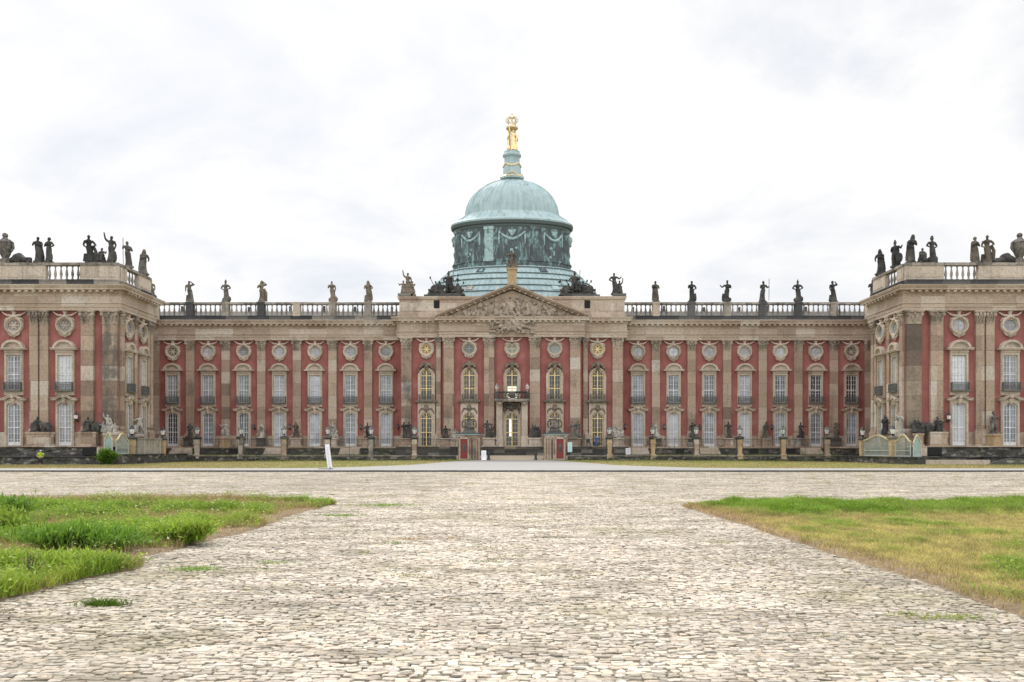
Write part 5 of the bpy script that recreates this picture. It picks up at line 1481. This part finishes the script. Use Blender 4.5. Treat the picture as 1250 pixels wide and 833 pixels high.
# asphalt road and drive in one sheet
ys = [62.6,64,66,68.5,69,69.6,70.2,70.8,73,75.5,78,80,83.5,86,88,91,94,97,100,102,104,105,106.4]
V=[];Q=[]
ts = np.linspace(-1,1,25)
for y in ys:
    w = hw(y)
    for t_ in ts: V.append((w*t_, y, zg(w*t_,y)+.02))
for j in range(len(ys)-1):
    for i in range(24): Q.append((j*25+i,j*25+i+1,(j+1)*25+i+1,(j+1)*25+i))
m = MB(); m.add(V,Q); structure(m.build('road', M['asphalt']))
m = MB(); x = -95.; rr = random.Random(2)
while x < 95:
    w = rr.uniform(.9,1.3); m.box(x+.01,x+w-.01,62.28+rr.uniform(-.012,.012),62.6,-.1,.118+rr.uniform(-.012,.01)); x += w
M['kerb'] = mat('dark granite kerb', paint((.075,.075,.072), .8, 0, .4))
structure(m.build('kerb', M['kerb']))
# gravel forecourt rising from the gate to the foot of the steps
grid_sheet('forecourt', list(np.linspace(-15.6,15.6,9)), [106.35,107.0,107.6,108.2,108.95], lambda x,y: .335+(y-106.35)/2.6*.62, M['sand'])
grid_sheet('forecourt_gravel', list(np.linspace(-4.2,4.2,5)), [103.2,104,105,106,106.5], lambda x,y: zg(0,104)+.03+max(0,(y-105.6)*.0), M['sand'])
# garden strip behind the low walls
for s in (-1,1):
    a, b = sorted((s*15.5,s*46))
    g_ = grid_sheet('garden_bed', list(np.linspace(a,b,40)), list(np.linspace(104.7,110.6,8)), lambda x,y: .86+.1*mnoise.noise((x*.7,y*.7,1.)), M['verge'])

# cobblestones ------------------------------------------------------------------------
EL = lambda y: -5.75 + .62*np.exp(-((y-11.7)/.8)**2) + .62*(vnoise(y*.42+3, y*0, 5, 4)-.5)*2
ER = lambda y: 5.32 - .008*(y-16) + .16*(vnoise(y*.6, y*0+9, 6, 3)-.5)*2
BKL, BKR = 25.6, 24.6       # far edges of the two lawns
def stones(y0, y1, py, px, full, seed):
    g = np.random.default_rng(seed)
    rows = np.arange(y0, y1, py); C = []
    for r in rows:
        half = .70*r+2.0
        n = int(2*half/px)
        x = -half + (np.arange(n)+g.random())*px + g.normal(0,.010,n)
        y = r + g.normal(0,.009,n) + .05*(vnoise(x*.25, x*0+r*.1, 31, 2)-.5)
        C.append(np.stack([x,y],1))
    C = np.concatenate(C); x, y = C[:,0], C[:,1]
    onL = (x < EL(y)-.15) & (y < BKL-.1); onR = (x > ER(y)+.12) & (y < BKR-.05)
    keep = ~(onL|onR) & (g.random(len(x)) > .006)
    x = x[keep]; y = y[keep]; n = len(x)
    op = .80+.33*vnoise(x*.45, y*.9, 47, 4)      # joints stand more open in some patches
    hx = px*.5*np.clip(g.normal(1.12,.28,n),.75,1.9)*(op*.4+.6); hy = py*.5*np.clip(g.normal(.98,.09,n),.7,1.2)*op
    und = .022*(vnoise(x*.45,y*.6,77,4)-.5)
    z = und + g.normal(0,.0038,n)
    tx = g.normal(0,.03,n); ty = g.normal(0,.055,n); ro = g.normal(0,.07,n)
    base = np.array([.485,.425,.35])
    val = np.clip(g.normal(1.,.15,n), .5, 1.4); warm = g.normal(0,.025,n)
    pale = vnoise(x*.16, y*.13, 41, 4)
    cen = np.exp(-(x/3.5)**2)
    stk = vnoise(x*.3+9, y*1.1, 43, 4); val *= .72+.34*pale+.22*np.clip((stk-.3)*2.2,0,1)+.24*cen
    col = base[None]*val[:,None]*np.stack([1+warm,np.ones(n),1-warm*1.2],1)
    dk = g.random(n) < .05; col[dk] *= .62
    if full:
        an = np.arange(8)*PI/4
        sq = np.stack([np.sign(np.cos(an))*np.abs(np.cos(an))**.28, np.sign(np.sin(an))*np.abs(np.sin(an))**.28],1)
        sq[np.abs(sq) < 1e-3] = 0
        rings = [(1.0,-.022),(.95,-.004),(.80,.0)]
        L = []
        for sc_, zz in rings:
            jit = 1+g.normal(0,.085,(n,8))
            lx = sq[None,:,0]*hx[:,None]*sc_*jit; ly = sq[None,:,1]*hy[:,None]*sc_*jit
            L.append((lx,ly,np.full((n,8),zz)+ (0 if zz < -.02 else g.normal(0,.0028,(n,8)))))
        L.append((np.zeros((n,1)),np.zeros((n,1)),np.full((n,1),.001)))
        lx = np.concatenate([a[0] for a in L],1); ly = np.concatenate([a[1] for a in L],1); lz = np.concatenate([a[2] for a in L],1)
        k = 25
        q = []
        for r in range(2):
            for i in range(8): q.append((r*8+i, r*8+(i+1)%8, (r+1)*8+(i+1)%8, (r+1)*8+i))
        tr = [(16+i,16+(i+1)%8,24) for i in range(8)]
    else:
        cx = np.array([-1,1,1,-1]); cy = np.array([-1,-1,1,1])
        lx = np.concatenate([cx[None]*hx[:,None], cx[None]*hx[:,None]*.8],1); ly = np.concatenate([cy[None]*hy[:,None], cy[None]*hy[:,None]*.8],1)
        lz = np.concatenate([np.full((n,4),-.04), g.normal(0,.003,(n,4))],1); k = 8
        q = [(0,1,5,4),(1,2,6,5),(2,3,7,6),(3,0,4,7),(4,5,6,7)]; tr = []
    c, s = np.cos(ro)[:,None], np.sin(ro)[:,None]
    Xw = x[:,None]+lx*c-ly*s; Yw = y[:,None]+lx*s+ly*c; Zw = z[:,None]+lz+lx*tx[:,None]+ly*ty[:,None]
    Vv = np.stack([Xw,Yw,Zw],2).reshape(-1,3)
    off = (np.arange(n)*k)[:,None,None]
    Qd = (np.array(q)[None]+off).reshape(-1,4)
    Td = (np.array(tr)[None]+off).reshape(-1,3) if tr else None
    Cc = np.repeat(col, k, 0).reshape(n,k,3)
    # stone flanks coloured dark, for joint soil and for the shade on them
    soil_shade_c = np.array([.09,.075,.052])[None]*g.uniform(.6,1.5,n)[:,None]
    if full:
        Cc[:,0:8] = soil_shade_c[:,None]; mx_ = g.uniform(.0,.75,(n,8,1)); Cc[:,8:16] = Cc[:,8:16]*(1-mx_)+soil_shade_c[:,None]*mx_
    else: Cc[:,0:4] = soil_shade_c[:,None]
    Cc = Cc.reshape(-1,3)
    return Vv, Qd, Td, Cc
A = stones(4.2, 27, .070, .105, True, 3); B_ = stones(27, 62.2, .10, .14, False, 4)
nA = len(A[0])
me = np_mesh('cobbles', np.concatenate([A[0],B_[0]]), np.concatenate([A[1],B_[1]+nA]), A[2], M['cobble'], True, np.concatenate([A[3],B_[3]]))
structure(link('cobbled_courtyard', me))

# lawns --------------------------------------------------------------------------------
def lawn_sheet(s):
    ys = np.linspace(2,(BKL if s < 0 else BKR),90); V=[];Q=[]
    for y in ys:
        e = float(EL(np.array([y]))[0]) if s < 0 else float(ER(np.array([y]))[0])
        for k, q in enumerate((0,.12,.5,1.5,4,9,15,26)):
            zz = (.0 if k == 0 else .03) + .03*float(vnoise(np.array([e+s*q]),np.array([y]),61,3)[0]) - (.02 if k == 0 else 0)
            V.append((e+s*q,y,zz))
    for j in range(len(ys)-1):
        for i in range(7): Q.append((j*8+i,j*8+i+1,(j+1)*8+i+1,(j+1)*8+i))
    m = MB(); m.add(V,Q); return structure(m.build('lawn', M['soil']))
lawn_sheet(-1); lawn_sheet(1)
def blades(x, y, z, h, w, lean, col, g):
    n = len(x); th = g.uniform(0,2*PI,n); ph = g.uniform(0,2*PI,n)
    ux, uy = np.cos(th)*w*.5, np.sin(th)*w*.5; dx, dy = np.cos(ph)*lean*h, np.sin(ph)*lean*h
    P = [np.stack([x-ux,y-uy,z],1), np.stack([x+ux,y+uy,z],1),
         np.stack([x+ux*.75+dx*.3,y+uy*.75+dy*.3,z+h*.58],1), np.stack([x-ux*.75+dx*.3,y-uy*.75+dy*.3,z+h*.58],1), np.stack([x+dx,y+dy,z+h],1)]
    V = np.stack(P,1).reshape(-1,3); off = (np.arange(n)*5)[:,None]
    return V, np.array([[0,1,2,3]])+off, np.array([[3,2,4]])+off, np.repeat(col,5,0)
def leaves(x, y, z, size, col, g, w=.22, e0=-.2, e1=1.0):
    n = len(x); a = g.uniform(0,2*PI,n); el = g.uniform(e0,e1,n)
    d = np.stack([np.cos(a)*np.cos(el),np.sin(a)*np.cos(el),np.sin(el)],1)
    r = np.stack([-np.sin(a),np.cos(a),g.normal(0,.4,n)],1); r /= np.linalg.norm(r,axis=1)[:,None]
    c = np.stack([x,y,z],1); L = size[:,None]
    V = np.stack([c, c+d*L*.5+r*L*w, c+d*L, c+d*L*.5-r*L*w],1).reshape(-1,3)
    return V, np.array([[0,1,2,3]])+(np.arange(n)*4)[:,None], None, np.repeat(col,4,0)
def merge(parts):
    V=[];Q=[];T=[];C=[]; o = 0
    for v,q,t,c in parts:
        V.append(v); C.append(c)
        if q is not None: Q.append(q+o)
        if t is not None: T.append(t+o)
        o += len(v)
    return np.concatenate(V), np.concatenate(Q), (np.concatenate(T) if T else None), np.concatenate(C)
GREEN = np.array([.20,.35,.035]); LIME = np.array([.36,.46,.06]); DRY = np.array([.52,.40,.21]); BROWN = np.array([.30,.19,.10]); DEEP = np.array([.10,.21,.025]); OLIVE = np.array([.37,.36,.11])
def lerp(a, b, t): return a[None]*(1-t[:,None]) + b[None]*t[:,None]
def scatter(s, n, g):
    y = np.sqrt(g.uniform(6.5**2, 26.0**2, n)); far = BKL if s < 0 else BKR
    half = .665*y+3.4
    e = EL(y) if s < 0 else -ER(y)
    x = -g.uniform(0,1,n)*(half-5.0)-5.0
    k = (x < e+.02) & (y < far+.15*(g.random(n)-.3))
    x, y, e = x[k], y[k], e[k]
    return (x if s < 0 else -x), y, np.abs(x-e)
g = np.random.default_rng(90)
# left: rank weeds and long grass
x, y, ed = scatter(-1, 380000, g)
n1 = vnoise(x*.7, y*.55, 91, 4); n2 = vnoise(x*.35+50, y*.4, 92, 4); n3 = vnoise(x*1.6, y*1.2, 93, 3)
band = np.clip((y-22.6)/1.2,0,1)*np.clip((ed-.8)/2.5,0,1)            # dry strip along the far edge
edge = np.clip(1-ed/.75,0,1)*np.clip((y-11.8)/1.2,0,1)*np.clip((24.5-y)/1.5,0,1)
lush = np.clip((n1-.45)*4.2,0,1)
near = np.clip(1-np.abs(y-11)/1.6,0,1)*np.clip(1.6-ed*.45,0,1); lush = np.maximum(lush, near*np.clip((n3-.3)*3,0,1))
h = (.06+.06*g.random(len(x))+.19*lush*g.uniform(.35,1.3,len(x))*(.4+1.2*n3))*(1-.5*edge)*(1-.5*band) + .30*band*g.random(len(x))
dens = np.clip(.35+.75*lush-.75*edge,.08,1)
k = g.random(len(x)) < dens
x,y,h,lush,band,edge,n2,n3 = (q[k] for q in (x,y,h,lush,band,edge,n2,n3))
c = lerp(OLIVE, GREEN, np.clip(lush*1.3,0,1)); c = c*(1-np.clip((n2-.42)*4,0,1)[:,None]*.75) + LIME[None]*(np.clip((n2-.42)*4,0,1)[:,None]*.75)
dry = np.clip(np.maximum(edge*.9,band*.92)+1.25*np.clip(.55-lush,0,1)+(g.random(len(x))<.10)*.7,0,1)
c = c*(1-dry[:,None]) + lerp(DRY,BROWN,g.random(len(x)))*dry[:,None]
c *= (g.uniform(.6,1.3,len(x))*(.55+.95*vnoise(x*4.5,y*3.6,97,3)))[:,None]
PL = [blades(x,y,np.full(len(x),.025),h,.005+.0006*y*g.uniform(.5,1.3,len(x)),g.uniform(.25,1.1,len(x)),c,g)]
# broad leaved weeds inside the left lawn
k = g.random(len(x)) < .16*lush
lx, ly, lh = x[k]+g.normal(0,.05,k.sum()), y[k], h[k]
rep = 4
lx = np.repeat(lx,rep)+g.normal(0,.05,len(lx)*rep); ly = np.repeat(ly,rep)+g.normal(0,.05,len(ly)*rep); lz = np.repeat(lh,rep)*g.uniform(.25,1.15,len(lh)*rep)+.02
cc = lerp(GREEN, LIME, g.random(len(lx)))*g.uniform(.7,1.25,len(lx))[:,None]
PL.append(leaves(lx,ly,lz,g.uniform(.04,.10,len(lx)),cc,g))
# thin flowering stalks
m_ = 5000; sx_, sy_, se_ = scatter(-1, m_, g)
PL.append(blades(sx_,sy_,np.full(len(sx_),.02),g.uniform(.22,.42,len(sx_)),np.full(len(sx_),.0045),g.uniform(.1,.8,len(sx_)),lerp(DRY,OLIVE,g.random(len(sx_))),g))
# small pale flower heads
m_ = 700; sx_, sy_, se_ = scatter(-1, m_, g)
PL.append(leaves(sx_,sy_,g.uniform(.12,.36,len(sx_)),g.uniform(.018,.035,len(sx_))*(1+sy_/25),np.repeat(np.array([[.75,.74,.55]]),len(sx_),0),g,.4,-.2,.4))
V,Q,T,C = merge(PL)
tag(link('long_grass', np_mesh('long_grass', V,Q,T,M['grass'],False,C)), 'rank green grass and weeds left of the cobbled path', 'grass', None, 'stuff')
# right: short dry meadow with a greener fringe at the back
x, y, ed = scatter(1, 450000, g)
n1 = vnoise(x*.8, y*.6, 191, 4); n2 = vnoise(x*.3+50, y*.35, 192, 4); n3 = vnoise(x*2.2, y*1.7, 193, 3)
fr = np.clip((y-20.2+1.6*(n2-.5))/.9,0,1)*np.clip((ed-.4)/1.0,0,1)
edge = np.clip(1-ed/(.45+.5*n2),0,1)
gr = np.clip((n1-.54)*4.5,0,1)*np.clip(1.25-np.abs(ed-1.6)*.18,0.35,1)
h = .045+.05*g.random(len(x))+.07*gr+.24*fr*g.uniform(.5,1.25,len(x))*np.clip((n3-.15)*1.6,.25,1.2)
dens = np.clip(.6+.3*gr+.4*fr-.6*edge,.1,1)
k = g.random(len(x)) < dens
x,y,h,gr,fr,edge,n2,n3 = (q[k] for q in (x,y,h,gr,fr,edge,n2,n3))
c = lerp(np.array([.53,.47,.17]), GREEN*1.0, np.clip(gr*.8+fr*.85,0,1))
dry = np.clip(edge*.8+.6*np.clip((n2-.44)*3,0,1)*(1-fr)*(1-gr*.7)+(g.random(len(x))<.10)*.7,0,1)
c = c*(1-dry[:,None]) + lerp(DRY,BROWN,g.random(len(x))*.8)*dry[:,None]
c *= (g.uniform(.6,1.3,len(x))*(.55+.95*vnoise(x*4.5,y*3.6,97,3)))[:,None]
PL = [blades(x,y,np.full(len(x),.025),h,.006+.0007*y*g.uniform(.5,1.3,len(x)),g.uniform(.15,.9,len(x)),c,g)]
k = g.random(len(x)) < .07*gr+.05*fr
lx = np.repeat(x[k],3)+g.normal(0,.05,k.sum()*3); ly = np.repeat(y[k],3)+g.normal(0,.05,k.sum()*3); lz = np.repeat(h[k],3)*g.uniform(.3,1.1,k.sum()*3)+.02
PL.append(leaves(lx,ly,lz,g.uniform(.03,.08,len(lx)),lerp(GREEN,LIME,g.random(len(lx))),g))
V,Q,T,C = merge(PL)
tag(link('meadow_grass', np_mesh('meadow_grass', V,Q,T,M['grass'],False,C)), 'short dry yellow green grass right of the cobbled path', 'grass', None, 'stuff')

# bushy weeds one can tell apart
def bush(name, loc, rx, ry, h, n, leaf, lab, cols, seed, grp=None, stems=9, w=.10, e0=.2):
    g = np.random.default_rng(seed)
    o = empty(name, loc, lab, 'shrub', grp)
    tips = []; m = MB()
    for k in range(stems):
        a = 2*PI*k/stems+g.uniform(-.3,.3); q = g.uniform(.25,.9)
        tip = (rx*q*math.cos(a),ry*q*math.sin(a),h*g.uniform(.6,.98)*math.sqrt(max(.1,1-q*q*.7)))
        m.tube([(0+.04*math.cos(a),.04*math.sin(a),0),(tip[0]*.45,tip[1]*.45,tip[2]*.6),tip],[.012*h/.4,.009*h/.4,.003*h/.4],5); tips.append(tip)
    m.build('stems', M['stem'], o)
    t = g.integers(0,stems,n); f = g.random(n)**.6; tp = np.array(tips)[t]
    x = tp[:,0]*f+g.normal(0,.16,n)*rx; y = tp[:,1]*f+g.normal(0,.16,n)*ry; z = np.clip(tp[:,2]*(f*.85+.15)+g.normal(0,.10,n)*h,.01,h*1.1)
    c = lerp(cols[0],cols[1],np.clip(z/h*.6+g.normal(.2,.25,n),0,1))*g.uniform(.7,1.25,n)[:,None]
    V,Q,T,C = leaves(x,y,z,g.uniform(.6,1.4,n)*leaf,c,g,w,e0,1.35)
    link('foliage', np_mesh('foliage',V,Q,T,M['grass'],False,C), o); return o
M['stem'] = mat('plant stem', paint((.09,.11,.035), .8))
bush('weed_bush', (-7.35,13.4,.02), 1.25,.8,.44,8000,.12,'dark green bushy weed in the middle of the left grass',(DEEP,GREEN),1,stems=22)
bush('weed_bush', (-5.95,14.6,.02), .62,.5,.46,4200,.13,'bright yellow green shrub at the right edge of the left grass',(GREEN,LIME*1.05),2,stems=14)
bush('weed_bush', (-12.2,18.6,.02), 1.5,.8,.62,7500,.14,'dark green bush at the left border of the view in the grass',(DEEP,GREEN),3,stems=20)
bush('weed_bush', (-6.5,11.0,.02), 1.0,.55,.30,6500,.10,'low spreading bright green weeds at the near corner of the left grass',(GREEN,LIME),4,stems=24)
bush('weed_bush', (-10.6,16.2,.02), 1.0,.7,.5,5200,.13,'mid green weed behind the dark bushy weed in the left grass',(DEEP*1.3,LIME*.9),8,stems=16)
o = bush('bush', (WX(130.5,85.9),85.9,.1), 1.2,.7,1.85,5200,.20,'rounded green bush at the corner of the left wing base',(DEEP*.8,GREEN),5,stems=26,w=.24,e0=-.3)
bush('thistle', (-6.15,10.15,.02), .22,.16,.5,160,.05,'thin dark upright stalks at the near end of the left grass',(np.array([.06,.06,.03]),OLIVE),6,stems=7)

# tufts and moss in the joints of the paving, one mass
g = np.random.default_rng(55); PT = []
spots = [(-4.6,8.95,.14,.085,420,GREEN*.55),(4.62,8.3,.26,.03,300,LIME*.8),(4.3,8.35,.25,.02,150,OLIVE),(-1.9,15.6,.3,.03,160,BROWN*1.6),(-1.2,15.7,.2,.03,90,BROWN*1.6),(-3.7,12.3,.3,.03,150,GREEN),(-4.6,11.6,.25,.05,260,GREEN),(-3.9,24.9,.6,.08,300,GREEN),(-4.5,21.0,.35,.06,240,GREEN)]
for k in range(620):
    yy = math.sqrt(g.uniform(5.5**2,60**2)); xx = g.uniform(-.66,.66)*yy
    if yy < 25.5 and (xx < -5.7 or xx > 5.2): continue
    spots.append((xx,yy,g.uniform(.05,.22)*(1+yy/30),g.uniform(.015,.04),int(g.uniform(14,60)),(LIME*.7,OLIVE*.8,GREEN*.6,DRY*.7)[g.integers(0,4)]))
for (xx,yy,r,h,n,c) in spots:
    x = xx+g.normal(0,r*.55,n)*1.4; y = yy+g.normal(0,r*.35,n)
    PT.append(blades(x,y,np.full(n,-.015),h*g.uniform(.3,1.3,n)+.012,np.full(n,.006+.0005*yy),g.uniform(.3,1.5,n),c[None]*g.uniform(.6,1.3,n)[:,None],g))
# moss line at the foot of the kerb
n = 9000; x = g.uniform(-45,45,n); kk = vnoise(x*.12,x*0,66,3) > .47; x = x[kk]; n = len(x)
PT.append(blades(x,62.2-np.abs(g.normal(0,.5,n)),np.full(n,-.01),g.uniform(.02,.05,n),np.full(n,.05),g.uniform(.2,1.,n),lerp(OLIVE,DRY,g.random(n)),g))
V,Q,T,C = merge(PT)
tag(link('grass_tufts', np_mesh('grass_tufts',V,Q,T,M['grass'],False,C)), 'small grass tufts and moss growing between the cobblestones', 'grass', None, 'stuff')
# grass at the foot of the low walls and on the verge
g = np.random.default_rng(56); PV = []
n = 60000; x = g.uniform(-62,62,n); y = g.uniform(69.2,104.2,n)
w_ = np.array([hw(q) for q in np.linspace(69,106,300)]); hh = np.interp(y,np.linspace(69,106,300),w_)
k = (np.abs(x) > hh+.15) & ~((np.abs(x) > 42.4) & (y > 86.2)); x,y = x[k],y[k]; n = len(x)
q = np.clip((y-80)/24,0,1); z = .10+.24*q*q*(3-2*q)*np.clip(1-(x/46)**2,0,1)
dn = vnoise(x*.12,y*.3,88,4); wall = np.clip((y-102.6)/1.0,0,1)
c = lerp(DRY*.8,OLIVE*1.0,np.clip((dn-.4)*4+(x>0)*.35,0,1)); c = c*(1-wall[:,None])+GREEN[None]*.8*wall[:,None]
PV.append(blades(x,y,z,g.uniform(.05,.12,n)+.16*wall*np.clip((dn-.42)*5,0,1),np.full(n,.06),g.uniform(.2,.9,n),c*g.uniform(.7,1.2,n)[:,None],g))
n = 7000; x = g.uniform(-44,44,n); k = np.abs(x) > 16; x = x[k]; n = len(x); y = g.uniform(104.9,110.2,n); dn = vnoise(x*.3,y*.3,89,3); k = dn > .45; x,y = x[k],y[k]; n = len(x)
PV.append(blades(x,y,np.full(n,.86),g.uniform(.08,.35,n),np.full(n,.07),g.uniform(.2,.9,n),lerp(GREEN*.7,OLIVE,g.random(n)),g))
V,Q,T,C = merge(PV)
tag(link('verge_grass', np_mesh('verge_grass',V,Q,T,M['grass'],False,C)), 'dry grass on the verge before the low walls of the palace', 'grass', None, 'stuff')

# ------------------------------------------------------------------ sky, sun, camera
SKYX, SKYY = .55, .2
SUN_AZ, SUN_EL = math.radians(-24), math.radians(53)
w = bpy.data.worlds.new('World'); SC.world = w; w.use_nodes = True
t = NT.__new__(NT); t.t = w.node_tree; t.t.nodes.clear()
sky = t.n('ShaderNodeTexSky', sky_type='NISHITA', sun_disc=False); sky.sun_elevation = SUN_EL; sky.sun_rotation = SUN_AZ
sky.air_density = 1.; sky.dust_density = 2.
d = t.n('ShaderNodeTexCoord').outputs['Generated']
sp = t.n('ShaderNodeSeparateXYZ'); t.l(d, sp.inputs[0])
den = t.math('ADD', t.math('MAXIMUM', sp.outputs[2], 0.), .32)
cb = t.n('ShaderNodeCombineXYZ')
t.l(t.math('DIVIDE', sp.outputs[0], den), cb.inputs[0]); t.l(t.math('DIVIDE', sp.outputs[1], den), cb.inputs[1]); t.l(t.math('MULTIPLY', sp.outputs[2], .8), cb.inputs[2])
n1 = t.noise(t.vmath('ADD', cb.outputs[0], (SKYX,SKYY,0.)), 1.9, 8, .58, .5); n2 = t.noise(t.vmath('ADD', cb.outputs[0], (3.1,7.7,1.3)), 4.6, 7, .55, .3)
thick = t.math('ADD', t.math('MULTIPLY', n1, .68), t.math('MULTIPLY', n2, .32))
cloud = t.ramp(thick, [(.34,(7.7,8.1,8.95)),(.43,(8.8,9.0,9.4)),(.51,(9.9,9.9,9.95)),(.62,(11.0,10.9,10.8))])
# ramps clamp nothing above one: use scaled colours
glow = t.vmath('DOT_PRODUCT', d, None) if False else None
dp = t.n('ShaderNodeVectorMath', operation='DOT_PRODUCT'); t.l(d, dp.inputs[0])
dp.inputs[1].default_value = (math.sin(SUN_AZ)*math.cos(SUN_EL), math.cos(SUN_AZ)*math.cos(SUN_EL), math.sin(SUN_EL))
gl = t.math('POWER', t.math('MAXIMUM', dp.outputs['Value'], 0.), 5.)
cl = t.mix(t.math('MULTIPLY', gl, .5), cloud, (13.,12.8,12.5))
# unseen sky overhead and behind the viewer, brightened to fill the shaded front
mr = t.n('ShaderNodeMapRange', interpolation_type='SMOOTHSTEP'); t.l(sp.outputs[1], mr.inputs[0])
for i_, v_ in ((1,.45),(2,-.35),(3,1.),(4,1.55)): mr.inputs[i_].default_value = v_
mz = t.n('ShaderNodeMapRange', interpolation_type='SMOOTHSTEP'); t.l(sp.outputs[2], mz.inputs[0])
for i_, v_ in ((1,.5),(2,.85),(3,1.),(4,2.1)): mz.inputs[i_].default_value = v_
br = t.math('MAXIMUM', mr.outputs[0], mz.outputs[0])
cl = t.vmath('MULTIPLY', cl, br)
cover = t.ramp(n1, [(.30,.86),(.5,.97)])
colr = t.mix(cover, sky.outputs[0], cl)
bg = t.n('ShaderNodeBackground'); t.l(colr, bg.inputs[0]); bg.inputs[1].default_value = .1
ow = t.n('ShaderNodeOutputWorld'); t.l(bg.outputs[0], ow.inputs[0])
w.cycles.sampling_method = 'MANUAL'; w.cycles.sample_map_resolution = 512

L = bpy.data.lights.new('sun', 'SUN'); L.energy = 2.2; L.angle = math.radians(9); L.color = (1,.95,.87)
so = bpy.data.objects.new('sun', L); COL.objects.link(so)
sv = Vector((math.sin(SUN_AZ)*math.cos(SUN_EL), math.cos(SUN_AZ)*math.cos(SUN_EL), math.sin(SUN_EL)))
so.rotation_euler = sv.to_track_quat('Z','Y').to_euler()

cam = bpy.data.cameras.new('camera'); co = bpy.data.objects.new('camera', cam); COL.objects.link(co)
co.location = (0,0,EYE); co.rotation_euler = (PI/2,0,0)
cam.sensor_width = 36; cam.lens = 36*F/1250; cam.clip_end = 8000; cam.clip_start = .1
cam.shift_x = (625-AX)/1250; cam.shift_y = (HZ-416.5)/1250
SC.camera = co
# the palace's own empty stands at the foot of its main front
for c_ in palace.children: c_.location.y -= YM
palace.location = (0,YM,0)

vs = SC.view_settings; vs.view_transform = 'Standard'; vs.look = 'None'; vs.gamma = 1; vs.use_curve_mapping = False
vs.exposure = 0.0
SC.cycles.max_bounces = 6; SC.cycles.diffuse_bounces = 3; SC.cycles.glossy_bounces = 2; SC.cycles.transmission_bounces = 2; SC.cycles.transparent_max_bounces = 4
SC.cycles.use_denoising = True; SC.cycles.denoiser = 'OPENIMAGEDENOISE'; SC.cycles.denoising_input_passes = 'RGB_ALBEDO_NORMAL'; SC.cycles.denoising_prefilter = 'ACCURATE'
SC.cycles.sample_clamp_indirect = 8
